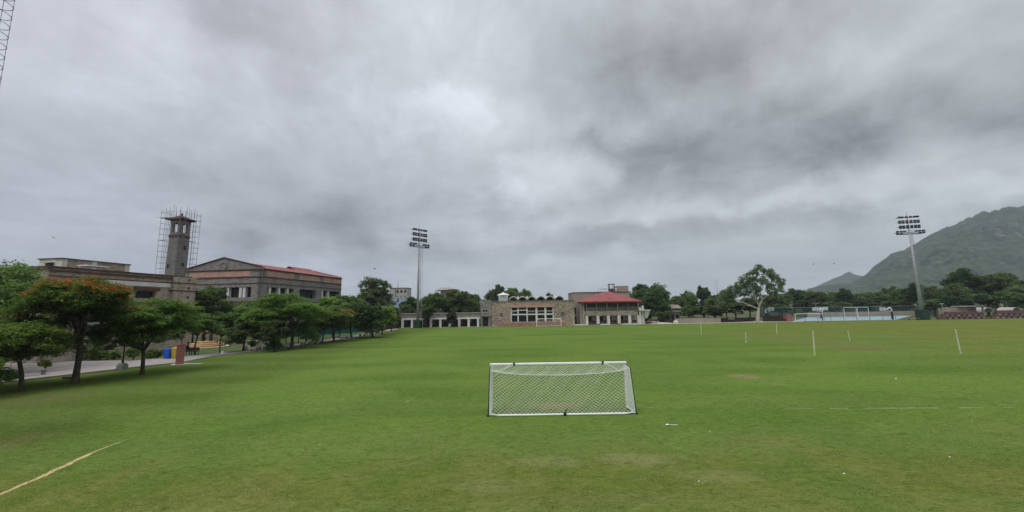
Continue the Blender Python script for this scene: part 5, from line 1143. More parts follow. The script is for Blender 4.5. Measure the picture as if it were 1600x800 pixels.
# ---- football goals
def goal(name, label, x, y, w, h, depth, mirror=1, net=True, rad=.062, cell=.074, group=None, detail=True):
    """posts and crossbar at local y=0, net falling back toward -y*mirror"""
    t = thing(name, label, 'goal', (x, y, 0), group=group); mb = MB(); m = -mirror
    O = lambda a, b, c: (x + a, y + b * m, c)
    for s in (-1, 1): 
        mb = MB(); mb.tube([O(s * w / 2, 0, 0), O(s * w / 2, 0, h)], rad, 10); mb.obj('post', 'whitep', t, smooth=False)
    mb = MB(); mb.tube([O(-w / 2 - rad, 0, h), O(w / 2 + rad, 0, h)], rad, 10); cbr = mb.obj('crossbar', 'whitep', t)
    mb = MB(); r_ = .45; pts_ = [O(-w / 2, 0, .05)]
    pts_ += [O(-w / 2 - .02, depth - r_, .05)] + [O(-w / 2 + r_ - r_ * math.cos(a_), depth - r_ + r_ * math.sin(a_), .05) for a_ in np.linspace(.3, 1.5708, 4)]
    pts_ += [O(w / 2 - r_ + r_ * math.sin(a_), depth - r_ + r_ * math.cos(a_), .05) for a_ in np.linspace(0, 1.27, 4)] + [O(w / 2 + .02, depth - r_, .05), O(w / 2, 0, .05)]
    mb.tube(pts_, rad * .62, 8); mb.obj('ground_frame', 'whitep', t)
    if detail:
        for s in (-1, 1):
            mb = MB(); mb.tube([O(s * (w / 2 + .03), .75, h - .12), O(s * (w / 2 + .09), depth * .93, .02)], .02, 6); mb.tube([O(s * w / 2, 0, h - .04), O(s * (w / 2 + .03), .75, h - .12)], .018, 6); mb.obj('net_stay', 'blackp', t)
            mb = MB(); mb.lathe([(.075, 0), (.075, .04), (.04, .06)], O(s * (w / 2 + .09), depth * .93, 0), 10); mb.obj('foot', 'blackp', t)
        for q in (-.33, .333):
            mb = MB(); mb.box(x + q * w - .05, x + q * w + .05, y - .08, y + .08, h - .065, h + .085); mb.obj('clamp', 'blackp', cbr)
        mb = MB(); mb.box(x + .04, x + .17, y + m * depth - .07, y + m * depth + .05, 0, .12); mb.tube([(x + .12, y + m * depth - .03, .12), (x + .18, y + m * depth, .26)], .02, 5); mb.obj('ground_clip', 'blackp', t)
    if net:
        # net profile: short sagging shelf, then down to the ground frame
        def prof(s, u):                       # s 0..1 from crossbar to ground, u -1..1 across
            sag = (1 - u * u) ** .6
            k = .30
            if s < k: q = s / k; return (q * .72, h - .04 - q * (.10 + .28 * sag) - .05 * math.sin(q * math.pi))
            q = (s - k) / (1 - k); zt = h - .14 - .28 * sag
            return (.72 + (depth - .72) * q ** 1.3, zt * (1 - q) + .06 * q)
        nu = int(w / cell / 1.25); ns = int((h + .7) / cell)
        V = {}; mbn = MB()
        def node(i, j):
            if (i, j) not in V:
                u = -1 + 2 * i / nu; s = j / ns; a_, z = prof(s, u); V[i, j] = Vector(O(u * w / 2 + .018 * math.sin(j * 1.7 + i * .6), a_ + .05 * math.sin(i * .31 + j * .23) * math.sin(s * 3.1), z + .02 * math.sin(i * .8 + j * .5)))
            return V[i, j]
        for j in range(ns):
            for i in range(nu + 1):
                if (i + j) % 2 == 0:
                    for di in (-1, 1):
                        if 0 <= i + di <= nu: mbn.tube([node(i, j), node(i + di, j + 1)], .0068, 3, False)
        # sides
        nd = max(4, int(1.2 * depth / cell)); 
        for s_ in (-1, 1):
            def sn(i, j):                     # i along depth, j down
                q = j / ns; z = (h - .05) * (1 - q) + .05; dmax = .72 + (depth - .72) * q; a_ = dmax * i / nd; return Vector(O(s_ * (w / 2 + .03 * i / nd), a_, z - .12 * (i / nd) * (1 - q)))
            for j in range(ns):
                for i in range(nd + 1):
                    if (i + j) % 2 == 0:
                        for di in (-1, 1):
                            if 0 <= i + di <= nd: mbn.tube([sn(i, j), sn(i + di, j + 1)], .0066, 3, False)
        # border cords
        mbn.tube([Vector(O(u * w / 2, *prof(.30, u))) for u in np.linspace(-1, 1, 40)], .013, 4, False)
        mbn.tube([Vector(O(u * w / 2, *prof(.99, u))) for u in np.linspace(-1, 1, 30)], .016, 4, False)
        for s_ in (-1, 1): 
            mbn.tube([Vector(O(s_ * w / 2, *prof(s2, s_))) for s2 in np.linspace(0, 1, 12)], .014, 4, False)
            mbn.tube([Vector(O(s_ * w / 2, .02, z2)) for z2 in (h, .05)], .012, 4, False)
        # gathered swags in the top corners
        for s_ in (-1, 1):
            mbn.tube([Vector(O(s_ * (w / 2) * (1 - .33 * q), .05 + .2 * math.sin(q * 3), h - .62 * (1 - q) ** 1.6 - .03)) for q in np.linspace(0, 1, 10)], .016, 4, False)
        mbn.obj('net', 'net', t)
    return t
gl_, gr_ = gp(767, 639), gp(985, 639)
gy = gp(875, 638.5).y; xl, xr = gx(768.5, gy), gx(983.5, gy)
g1 = gp(875, 649.5).y
hh = zat((xl + xr) / 2, gy, 568)
goal('football_goal', 'white football goal with diamond net in the middle foreground, seen from behind', (xl + xr) / 2 - .06, gy, (xr - xl) * .985, hh, gy - g1, 1)
fg = gp(858, 511.0); Yg = 99.5
xa, xb = gx(838.5, Yg), gx(877, Yg)
goal('football_goal', 'far white goal standing before the rubble stone hall plinth', (xa + xb) / 2, Yg, xb - xa, zat(xa, Yg, 498.3), 1.5, -1, True, .075, .42, detail=False)
Yg = 103.2; xa, xb = gx(1243.5, Yg), gx(1287, Yg)
goal('football_goal', 'white goal standing at the edge of the pale blue court', (xa + xb) / 2, Yg, xb - xa, zat(xa, Yg, 490.5), 1.6, -1, True, .075, .5, detail=False)
Yg = 122; 
for (x0, x1, l) in ((1320.5, 1340, 'tall bare goal frame on the blue court, left one of the pair'), (1341.5, 1358.5, 'tall bare goal frame on the blue court, right one of the pair')):
    xa, xb = gx(x0, Yg), gx(x1, Yg); h_ = zat(xa, Yg, 480.5); t = thing('goal_frame', l, 'goal frame', ((xa + xb) / 2, Yg, 0), group='bare goal frames on the court')
    for x in (xa, xb):
        mb = MB(); mb.tube([(x, Yg, 0), (x, Yg, h_)], .055, 6); mb.obj('post', 'whitep', t)
        mb = MB(); mb.tube([(x, Yg, h_ - .1), (x + .3, Yg + 2.0, .05)], .04, 6); mb.obj('stay', 'steel', t)
    mb = MB(); mb.tube([(xa, Yg, h_), (xb, Yg, h_)], .055, 6); mb.obj('crossbar', 'whitep', t)

# ---- slim posts round the cricket strip, with one sagging rope
PO = [(1501, 552.5, 1493, 515, 'nearest right slim white post at the roped cricket strip'), (1273, 555, 1270, 517, 'tall slim white post at the near left corner of the cricket strip'), (1328, 532, 1325, 517, 'short slim post at the middle of the far side row'), (1214, 521.5, 1213, 505.5, 'slim pale post farthest right in the back pair'), (1166, 535.5, 1165, 520, 'short slim post on the left side with a small foot'), (1096, 523, 1095, 503.5, 'leftmost slim pale post, toward the low stone wall')]
M['postp'] = plain('pale_green_white_paint', (.58, .62, .44), .6, .15, 2)
tops = []
for (bx_, by_, tx_, ty_, l) in PO:
    g = gp(bx_, by_); hh_ = zat(g.x, g.y, ty_); t = thing('slim_post', l, 'post', (g.x, g.y, 0), group='slim posts round the cricket strip')
    w_ = .055 if by_ > 540 else .05
    tp = pt(tx_, ty_, g.y); mb = MB(); mb.tube([(g.x, g.y, 0), (g.x * .4 + tp.x * .6, g.y, hh_ * .6), (tp.x, g.y, tp.z)], w_, 7); mb.obj('pole', 'postp', t); tops.append(Vector((g.x, g.y, hh_)))
    mb = MB(); mb.lathe([(.075, 0), (.075, .04), (.06, .07)], (g.x, g.y, 0), 8); mb.obj('foot', 'postp', t)
a_, b_ = tops[0], tops[1]
mb = MB(); q0 = Vector((a_.x, a_.y, a_.z * .42)); q1 = gp(1400, 549); mb.tube([q0.lerp(q1, k / 14) - Vector((0, 0, .35 * math.sin(k / 14 * math.pi))) * (1 - k / 14) for k in range(15)], .009, 4)
mb.tube([q1.lerp(gp(1330, 549), k / 8) + Vector((0, 0, .02)) for k in range(9)], .007, 4)
tag(mb.obj('rope', 'fade'), 'thin pale rope sagging from the nearest right slim post to the turf', 'rope')

# ---- small scraps on the turf
for k, (px, py, s_, l) in enumerate([(1043, 665, .095, 'white paper scrap on the turf right of the near goal'), (1092, 753, .035, 'tiny white scrap on the olive turf at the lower right'), (1109, 674.5, .03, 'tiny white speck right of the paper scrap'), (1484, 715, .035, 'tiny pale scrap on the turf far right'), (1400, 592, .06, 'tiny white scrap on the green turf beyond the dashed line'), (1319, 741, .035, 'tiny pale speck in the worn turf low right')]):
    g = gp(px, py); rs = random.Random(k); mb = MB(); n_ = 6
    P_ = [(g.x + s_ * rs.uniform(.6, 1.1) * math.cos(i * 6.28 / n_), g.y + s_ * rs.uniform(.5, 1) * math.sin(i * 6.28 / n_), .012 + s_ * rs.uniform(0, .5)) for i in range(n_)]
    mb.v = P_ + [(g.x, g.y, .02 + s_ * .6)] + [(p[0], p[1], p[2] - .008) for p in P_]
    mb.f = [(i, (i + 1) % n_, n_) for i in range(n_)] + [tuple(reversed([n_ + 1 + i for i in range(n_)]))]
    if k == 0: mb.tube([(g.x + .1, g.y, .03), (g.x + .42, g.y + .02, .015)], .012, 4)
    tag(mb.obj('paper_scrap', 'whitep'), l, 'litter')

# ---- red stone pillar with a lamp
D_ = gp(279, 569).y - .2; x0, x1, x2 = gx(272.5, D_), gx(281, D_), gx(288.5, D_); xc = (x0 + x2) / 2; hp = zat(xc, D_, 537.5)
t = thing('stone_pillar', 'square red marble clad pillar beside the walk', 'pillar', (xc, D_, 0)); wv_ = .42
mb = MB(); mb.box(-.30, .30, -.30, .30, 0.04, hp - .06, R(38), (xc, D_)); sh = mb.obj('shaft', 'pillar', t)
mb = MB(); mb.box(-.33, .33, -.33, .33, hp - .06, hp, R(38), (xc, D_)); mb.obj('cap', 'pillar', t)
mb = MB()
for z in np.linspace(.4, hp - .4, 5): mb.box(-.304, .304, -.304, .304, z, z + .015, R(38), (xc, D_))
mb.obj('joint', 'ledge', sh)
mb = MB(); mb.box(-.62, .62, -.62, .62, 0.005, .045, R(38), (xc, D_)); mb.obj('plinth_slab', 'conclight', t)
g = gp(290, 569); mb = MB(); mb.box(g.x - .1, g.x + 1.4, g.y - .1, g.y + .35, .003, .03); tag(mb.obj('concrete_slab', 'conclight'), 'pale flat slab lying in the grass right of the red pillar', 'slab')
mb = MB(); mb.tube([(xc, D_, hp), (xc, D_, hp + .55)], .035, 6); t2 = thing('pillar_lamp', 'small dark lamp on top of the red marble pillar', 'lamp', (xc, D_, hp)); mb.obj('stem', 'blackp', t2)
mb = MB(); mb.lathe([(.05, 0), (.16, .05), (.2, .12), (.06, .22)], (xc, D_, hp + .5), 10); mb.obj('lamp_shade', 'lampbody', t2)

# ---- black lamp posts
def lamp_post(label, px, py, h):
    g = gp(px, py); t = thing('lamp_post', label, 'lamp post', (g.x, g.y, 0), group='black lamp posts by the plaza')
    mb = MB(); mb.box(g.x - .27, g.x + .27, g.y - .27, g.y + .27, 0, .42); mb.box(g.x - .2, g.x + .2, g.y - .2, g.y + .2, .42, .56); mb.obj('plinth', 'concrete', t)
    mb = MB(); mb.lathe([(.09, 0), (.09, .25), (.055, .35), (.045, h - .9), (.06, h - .75)], (g.x, g.y, .56), 8); mb.obj('pole', 'blackp', t)
    mb = MB(); mb.lathe([(.06, 0), (.15, .12), (.17, .42), (.2, .45), (.04, .62)], (g.x, g.y, h - .2), 8); mb.obj('lantern', 'lampbody', t)
lamp_post('black lamp post on a stone plinth left of the middle feathery tree', 190.5, 577.5, 3.6)
lamp_post('black lamp post at the plaza far edge left of the flame tree trunk', 104, 564, 3.4)

# ---- bins, bench with person
def bin_(label, px, D, mat, h=.95, w=.5):
    x = gx(px, D); t = thing('litter_bin', label, 'bin', (x, D, 0)); mb = MB(); a_, b_ = w * .42, w * .5
    mb.hexa([(x - a_, D - a_, .08), (x + a_, D - a_, .08), (x + a_, D + a_, .08), (x - a_, D + a_, .08), (x - b_, D - b_, h), (x + b_, D - b_, h), (x + b_, D + b_, h), (x - b_, D + b_, h)]); mb.obj('body', mat, t)
    mb = MB(); c = b_ + .03; mb.hexa([(x - c, D - c, h + .003), (x + c, D - c, h + .003), (x + c, D + c, h + .003), (x - c, D + c, h + .003), (x - c * .8, D - c * .8, h + .1), (x + c * .8, D - c * .8, h + .1), (x + c * .8, D + c * .8, h + .15), (x - c * .8, D + c * .8, h + .15)]); mb.obj('lid', mat, t)
    for s_ in (-1, 1): mb = MB(); mb.tube([(x + s_ * b_ * .8 - .03, D + .2, .09), (x + s_ * b_ * .8 + .03, D + .2, .09)], .09, 10); mb.obj('wheel', 'blackp', t)
Db = gp(262, 560.5).y
bin_('bright blue bin standing left of the red pillar', 262, Db, 'blue', .95, .62)
bin_('dark bin behind the bright blue bin', 267.5, Db + .5, 'cloth', 1.0, .7)
bin_('yellow bin partly hidden behind the red pillar', 273, Db + .2, 'yellow', 1.05, .5)
Dm = gp(296, 556).y + .4; xb_ = gx(296.5, Dm)
t = thing('park_bench', 'dark metal bench behind the red pillar', 'bench', (xb_, Dm, 0)); 
mb = MB(); mb.box(xb_ - .7, xb_ + .85, Dm - .25, Dm + .2, .42, .47); mb.obj('seat', 'cloth', t)
mb = MB(); mb.box(xb_ - .7, xb_ + .85, Dm + .2, Dm + .25, .5, .85); mb.obj('backrest', 'cloth', t)
for s_ in (-.62, .72):
    for y_ in (-.2, .18): mb = MB(); mb.box(xb_ + s_, xb_ + s_ + .05, Dm + y_, Dm + y_ + .05, 0, .42); mb.obj('leg', 'blackp', t)
def skin_fig(name, joints, edges, radii, mat, root=0, sub=2):
    me = bpy.data.meshes.new(name); me.from_pydata(joints, edges, []); o = bpy.data.objects.new(name, me); COL.objects.link(o)
    m = o.modifiers.new('skin', 'SKIN'); m.use_smooth_shade = True
    for i, v in enumerate(me.skin_vertices[0].data): v.radius = (radii[i], radii[i]); v.use_root = (i == root)
    s = o.modifiers.new('sub', 'SUBSURF'); s.levels = sub; s.render_levels = sub
    me.materials.append(M[mat]); return o
X_, Y_ = xb_ - .35, Dm - .05
J = [(0, 0, .56), (.0, 0, .78), (.02, 0, 1.02), (.04, 0, 1.14), (.05, 0, 1.22), (.07, 0, 1.32), (.08, 0, 1.42),
     (.05, -.10, .54), (.40, -.13, .56), (.44, -.13, .30), (.44, -.13, .08), (.56, -.13, .05), (.05, .10, .54), (.42, .12, .56), (.48, .12, .30), (.48, .12, .08), (.60, .12, .05),
     (.03, -.18, 1.04), (.08, -.23, .80), (.26, -.17, .70), (.34, -.15, .69), (.03, .18, 1.04), (.08, .23, .80), (.26, .17, .70), (.34, .15, .69)]
E = [(0, 1), (1, 2), (2, 3), (3, 4), (4, 5), (5, 6), (0, 7), (7, 8), (8, 9), (9, 10), (10, 11), (0, 12), (12, 13), (13, 14), (14, 15), (15, 16), (2, 17), (17, 18), (18, 19), (19, 20), (2, 21), (21, 22), (22, 23), (23, 24)]
Rr = [.15, .13, .15, .07, .055, .09, .075, .09, .065, .05, .04, .035, .09, .065, .05, .04, .035, .06, .045, .035, .03, .06, .045, .035, .03]
p_ = skin_fig('person', [(X_ + a, Y_ + b, c) for a, b, c in J], E, Rr, 'cloth'); tag(p_, 'person in dark clothes sitting on the bench behind the red pillar', 'person')
mb = MB(); mb.lathe([(.05, -.02), (.1, .0), (.108, .07), (.09, .13), (.04, .17)], (X_ + .06, Y_, 1.36), 12); h_ = mb.obj('hair', 'hair', None, True); h_.parent = p_
mb = MB(); mb.lathe([(.03, -.03), (.075, .02), (.08, .08), (.07, .12)], (X_ + .105, Y_, 1.29), 12); h_ = mb.obj('face', 'skin', None, True); h_.parent = p_

# ---- round stepped platform with slab table
Dp = gp(322, 546.5).y + 2.6; xp = gx(322, Dp)
t = thing('stepped_platform', 'round sandstone stepped platform with slab shrine on the garden lawn', 'platform', (xp, Dp, 0))
for k, (r_, z0_, z1_, m_) in enumerate([(2.75, 0, .2, 'sandp'), (2.2, .2, .45, 'sand'), (1.8, .45, .68, 'sandp'), (1.35, .68, .92, 'sand')]):
    mb = MB(); mb.lathe([(r_, z0_ + (.003 if k else 0)), (r_, z1_ - .05), (r_ + .05, z1_ - .05), (r_ + .05, z1_)], (xp, Dp, 0), 8, .3); mb.obj('step', m_, t)
mb = MB(); mb.box(xp - .75, xp + .75, Dp - .5, Dp + .5, 1.95, 2.08); top_ = mb.obj('slab_top', 'sand', t)
for s_ in (-.55, .55): mb = MB(); mb.box(xp + s_ - .08, xp + s_ + .08, Dp - .2, Dp + .2, .92, 1.95); mb.obj('slab_leg', 'bark', t)
mb = MB(); mb.lathe([(.12, 0), (.2, .12), (.12, .28), (.14, .36), (.04, .5)], (xp - .15, Dp, 2.08), 10); tag(mb.obj('stone_figure', 'sandp', None, True), 'small pale figure on the sandstone slab shrine', 'figurine')
# garden wall, rail, white bird figure, stones
q0, q1 = gx(338, 57), gx(424, 57)
mb = MB(); mb.box(q0, q1, 56.6, 56.95, 0, .62); w_ = mb.obj('garden_wall', 'stoneR'); tag(w_, 'low stone garden wall behind the small lawn tree', 'wall')
mb = MB(); mb.box(q0 - .02, q1 + .02, 56.55, 57.0, .622, .72); mb.obj('coping', 'conclight', w_)
t = thing('garden_railing', 'short dark railing right of the round stepped platform', 'railing', (gx(331, 54), 54, 0))
for k in range(7): mb = MB(); x = gx(326, 54) + k * .35; mb.box(x, x + .08, 54, 54.08, 0, 1.15 + .06 * (k % 2)); mb.obj('baluster', 'bark', t)
mb = MB(); x = gx(326, 54); mb.box(x - .1, x + 2.3, 53.95, 53.998, .85, .93); mb.obj('rail', 'bark', t)
xs_ = gx(352, 57.8); t = thing('bird_figure', 'white long necked bird figure standing above the yellow hedge', 'statue', (xs_, 57.8, 0))
zb2 = zat(xs_, 57.8, 523)
mb = MB(); mb.tube([(xs_ - .38, 57.8, zb2 + .02), (xs_ - .18, 57.8, zb2 + .12), (xs_ + .02, 57.8, zb2 + .28), (xs_ + .12, 57.8, zb2 + .42)], [.02, .13, .17, .06], 8); mb.tube([(xs_ + .1, 57.8, zb2 + .38), (xs_ + .02, 57.8, zb2 + .58), (xs_ + .12, 57.8, zb2 + .74), (xs_ + .26, 57.8, zb2 + .66)], [.06, .045, .06, .015], 7); mb.obj('body', 'whitep', t, True)
mb = MB(); 
for s_ in (-.05, .06): mb.tube([(xs_ + s_, 57.8, 0), (xs_ + s_, 57.8, zb2 + .15)], .03, 5)
mb.obj('leg', 'steeldk', t)
for k, (px, D_k, r_, l) in enumerate([(382.5, 49.6, .3, 'white painted stone block at the foot of the small lawn tree'), (347, 45.4, .24, 'white stone lying on the lawn right of the round steps'), (391, 54, .22, 'pale upright stone near the garden wall'), (416, 53.6, .5, 'large pale boulder left of the clipped round tree'), (372, 57.4, .3, 'pale stone on top of the garden wall bed')]):
    x = gx(px, D_k); rs = random.Random(k + 3); mb = MB(); mb.lathe([(r_ * .9, 0), (r_, r_ * .5), (r_ * .8, r_ * 1.2), (r_ * .3, r_ * 1.6)], (x, D_k, 0), 7, rs.random()); mb.v = [(a + rs.uniform(-.04, .04), b + rs.uniform(-.04, .04), c) for a, b, c in mb.v]; tag(mb.obj('stone', 'conclight'), l, 'stone')
mb = MB(); x = gx(62, 29.2); mb.box(gx(96, 29.8) - .1, gx(108, 29.8), 29.9, 30.1, .035, .16); tag(mb.obj('kerb_block', 'soil'), 'loose dark kerb block on the plaza beside the flame tree', 'block')

# ---- concrete benches along the kerb
def bench(label, px, py, ang, L_=1.7, mat='conclight'):
    g = gp(px, py); t = thing('concrete_bench', label, 'bench', (0, 0, 0), group='concrete benches along the walk')
    mb = MB(); mb.box(-L_ / 2, L_ / 2, -.22, .22, .38, .47); mb.obj('seat', mat, t)
    for s_ in (-.55, .55): mb = MB(); mb.box(s_ * L_ / 1.3 - .1, s_ * L_ / 1.3 + .1, -.18, .18, 0, .379); mb.obj('leg', 'concrete', t)
    t.location = (g.x, g.y, 0); t.rotation_euler = (0, 0, ang); return t
A_ = R(90 - 8)
for px, py, l in ((398, 549.5, 'first concrete bench from the left on the field kerb'), (410, 548, 'second concrete bench, left of the clipped round tree'), (420, 547, 'third concrete bench, touching the clipped round tree'), (439, 545.5, 'concrete bench with rough front right of the clipped round tree'), (450, 544.5, 'pale concrete bench beside the layered tree trunk'), (478, 540, 'concrete bench under the short bushy tree'), (491, 538, 'concrete bench left of the pale thin trunk'), (498.5, 537.2, 'concrete bench at the pale thin trunk'), (538, 530.3, 'concrete bench right of the smaller flame tree'), (566, 526, 'concrete bench left of the dark drooping tree trunk'), (576, 524.5, 'concrete bench at the dark drooping tree trunk')):
    bench(l, px, py - .6, A_)
bench('dark stone bench at the left end of the walk near the low feathery tree', 47, 588, R(60), 1.6, 'concrete')

# ---- teal shade netting fence behind the row of trees
t = thing('shade_net_fence', 'teal shade netting fence on posts behind the row of trees', 'fence', (gx(480, 70), 70, 0))
x0, x1 = gx(395, 66), gx(566, 84); a_, b_ = Vector((x0, 66, 0)), Vector((x1, 84, 0)); N_ = 12; mb = MB()
for k in range(61):
    p = a_.lerp(b_, k / 60); s_ = .12 * math.sin(k * 1.3) + .05 * math.sin(k * 3.1); mb.v += [(p.x + s_, p.y + s_, .15), (p.x + s_ * .4, p.y, 2.75 + .1 * math.sin(k * .9))]
mb.f = [(2 * k, 2 * k + 2, 2 * k + 3, 2 * k + 1) for k in range(60)]; nb = len(mb.v); mb.v += [(v[0] - .02, v[1] + .02, v[2]) for v in mb.v]; mb.f += [tuple(i + nb for i in reversed(f)) for f in mb.f]
mb.obj('netting', 'teal', t, True)
for k in range(N_ + 1): p = a_.lerp(b_, k / N_); mb = MB(); mb.tube([(p.x - .08, p.y + .12, 0), (p.x - .08, p.y + .12, 2.9)], .05, 6); mb.obj('post', 'steeldk', t)
a_, b_ = Vector((gx(545, 84), 84, 0)), Vector((gx(622, 101), 101, 0)); d_ = (b_ - a_).normalized(); s2 = Vector((-d_.y, d_.x, 0)) * .15; mb = MB(); mb.hexa([(*(a_ - s2)[:2], 0), (*(b_ - s2)[:2], 0), (*(b_ + s2)[:2], 0), (*(a_ + s2)[:2], 0), (*(a_ - s2)[:2], 1.0), (*(b_ - s2)[:2], 1.0), (*(b_ + s2)[:2], 1.0), (*(a_ + s2)[:2], 1.0)]); tag(mb.obj('garden_wall', 'maroon'), 'low red brown wall at the far end of the tree row', 'wall')

# ---- low walls right of the clubhouse
def wallrun(name, label, P_, h, th, mat, cat='wall'):
    mb = MB()
    for (p, q) in zip(P_[:-1], P_[1:]):
        p, q = Vector((*p, 0)), Vector((*q, 0)); d_ = (q - p).normalized(); s2 = Vector((-d_.y, d_.x, 0)) * th / 2; mb.hexa([(*(p - s2)[:2], 0), (*(q - s2)[:2], 0), (*(q + s2)[:2], 0), (*(p + s2)[:2], 0), (*(p - s2)[:2], h), (*(q - s2)[:2], h), (*(q + s2)[:2], h), (*(p + s2)[:2], h)])
    return tag(mb.obj(name, mat), label, cat)
wallrun('low_stone_wall', 'low rubble stone wall along the far touchline before the small lime trees', [(gx(1055, 105.6), 105.6), (gx(1126, 105.2), 105.2)], 1.25, .4, 'stoneR')
wallrun('low_stone_wall', 'dark sloping stone bank wall running back from the touchline to the shelter', [(gx(1031, 116), 116), (gx(1055, 105.9), 105.9)], .9, .4, 'maroon')
wallrun('low_stone_wall', 'long dark low wall between the small lime trees and the eucalyptus', [(gx(1126, 105.6), 105.6), (gx(1176, 109), 109)], .75, .4, 'maroon')
wallrun('low_stone_wall', 'back row of low dark wall behind the eucalyptus trunk', [(gx(1128, 113), 113), (gx(1180, 116), 116)], .9, .4, 'maroon')
wallrun('red_fence_wall', 'low dark red wall between the eucalyptus and the red block', [(gx(1192, 107.5), 107.5), (gx(1230, 105.4), 105.4)], .7, .3, 'maroon')
wallrun('red_fence_wall', 'back low dark red wall right of the eucalyptus', [(gx(1192, 119), 119), (gx(1236, 117), 117)], 1.1, .3, 'maroon')
wallrun('court_back_wall', 'long low grey brown wall behind the blue court', [(gx(1262, 136), 136), (gx(1445, 136), 136)], 1.55, .4, 'stoneR')
mb = MB(); mb.box(gx(1229.5, 105), gx(1236.5, 105), 104.7, 106.2, 0, 1.75); mb.box(gx(1229, 105), gx(1237, 105), 104.6, 106.3, 1.75, 1.9); tag(mb.obj('brick_block', 'pillar'), 'pinkish red masonry block at the left corner of the blue court', 'block')
# people-sized clutter: parked low blocks left of the path
for k, (px, D_k, w_, h_, l, m_) in enumerate([(1014, 106, 1.4, .75, 'dark low seat wall block beside the white canopy', 'brick'), (1022, 106.5, 1.6, .6, 'second low brown seat block right of the white canopy', 'stoneR'), (1056, 105.1, 1.0, .75, 'white painted stone at the left end of the low rubble wall', 'white'), (1143, 110, 1.7, .9, 'pale boulder on the bank left of the eucalyptus', 'conclight')]):
    x = gx(px, D_k); rs = random.Random(k); mb = MB(); mb.lathe([(w_ * .5, 0), (w_ * .55, h_ * .5), (w_ * .48, h_ * .85), (w_ * .25, h_)], (x, D_k, 0), 8, .4); mb.v = [(a + rs.uniform(-.08, .08), b, c) for a, b, c in mb.v]; tag(mb.obj('stone_block', m_), l, 'block')

# ---- netting fence round the court
def netmat():
    t = NT('green_mesh'); t.base(t.mix(t.rng(t.noise(.25, 4, .6), .4, .6), (.012, .045, .042), (.02, .07, .066))); t.rough(.8)
    tr = t.n('ShaderNodeBsdfTransparent'); ms = t.n('ShaderNodeMixShader'); ms.inputs[0].default_value = .5
    t.l(tr.outputs[0], ms.inputs[1]); t.l(t.p.outputs[0], ms.inputs[2]); t.l(ms.outputs[0], t.out.inputs[0]); return t.m
M['mesh'] = netmat()
t = thing('court_fence', 'tall dark green mesh fence behind the blue court', 'fence', (gx(1320, 138), 138, 0))
x0, x1 = gx(1188, 138), gx(1466, 138); hf = zat(gx(1320, 138), 138, 479.5); mb = MB(); mb.box(x0, x1, 138, 138.03, .1, hf); mb.obj('mesh_panel', 'mesh', t)
for k in range(21): mb = MB(); x = x0 + (x1 - x0) * k / 20; mb.tube([(x, 137.9, 0), (x, 137.9, hf + .1)], .05, 5); mb.obj('post', 'green', t)
mb = MB(); mb.tube([(x0, 137.9, hf), (x1, 137.9, hf)], .04, 5); mb.obj('top_rail', 'steel', t)
t = thing('court_rail', 'short dark posts with low rail on the near edge of the blue court', 'railing', (gx(1320, 104.7), 104.7, 0)); xr0, xr1 = gx(1238, 104.7), gx(1400, 104.7)
for k in range(9): mb = MB(); x = xr0 + (xr1 - xr0) * k / 8; mb.tube([(x, 104.7, 0), (x, 104.7, 1.0 if k % 3 else 1.5)], .05, 5); mb.obj('post', 'steeldk', t)
mb = MB(); mb.tube([(xr0, 104.7, .95), (xr1, 104.7, .95)], .02, 4); mb.obj('rail', 'steeldk', t)

# ---- basketball hoops
def hoop(label, px, D, board_px, board_py, side):
    x = gx(px, D); t = thing('basketball_hoop', label, 'basketball hoop', (x, D, 0), group='basketball hoops')
    b = pt(board_px, board_py, D - .4); 
    mb = MB(); mb.box(x - .17, x + .17, D - .17, D + .17, 0, 2.2); mb.obj('post_pad', plain('dark_blue_pad', (.02, .03, .07), .6) if 'pad' not in M else M['pad'], t)
    mb = MB(); mb.tube([(x, D, 2.0), (x, D, 2.9), (x + (b.x - x) * .12, D, 3.3), (x + (b.x - x) * .6, D - .2, b.z - .15), (b.x, D - .3, b.z)], [.17, .16, .15, .12, .1], 8); mb.tube([(x, D, 2.3), (b.x, D - .3, b.z - .5)], .06, 6); mb.obj('neck', 'whitep', t, True)
    mb = MB(); mb.box(b.x - .9, b.x + .9, D - .46, D - .4, b.z - .55, b.z + .55); bb = mb.obj('backboard', plain('white_board', (.55, .60, .62), .5, .05) if 'board' not in M else M['board'], t)
    mb = MB()
    for (a0, a1, c0_, c1_) in ((-.9, .9, .48, .55), (-.9, .9, -.55, -.48), (-.9, -.84, -.48, .48), (.84, .9, -.48, .48)): mb.box(b.x + a0, b.x + a1, D - .47, D - .463, b.z + c0_, b.z + c1_)
    for (a0, a1, c0_, c1_) in ((-.3, .3, .1, .15), (-.3, .3, -.3, -.25), (-.3, -.25, -.25, .1), (.25, .3, -.25, .1)): mb.box(b.x + a0, b.x + a1, D - .472, D - .463, b.z + c0_, b.z + c1_)
    mb.obj('board_marking', 'steeldk', bb)
    mb = MB(); c = Vector((b.x, D - .75, b.z - .32)); mb.tube([c + Vector((math.cos(k * .524) * .24, math.sin(k * .524) * .24, 0)) for k in range(13)], .02, 4, False); mb.tube([c + Vector((0, .24, 0)), c + Vector((0, .34, 0))], .03, 4); mb.obj('rim', plain('orange_rim', (.5, .12, .03), .5), t)
M['pad'] = plain('dark_blue_pad', (.02, .03, .07), .6); M['board'] = plain('white_board', (.55, .60, .62), .5, .05)
hoop('basketball hoop right beside the eucalyptus, its board turned to the left', 1198, 110, 1204.5, 482.5, 1)
hoop('basketball hoop whose white neck curves over the small court goal', 1286.5, 106, 1274, 483, -1)
hoop('basketball hoop with plain white board between the close pair and the cage goal', 1283, 121, 1289, 482, 1)
hoop('basketball hoop with curved white neck right of the tall goal frames', 1395, 107, 1379, 483, -1)

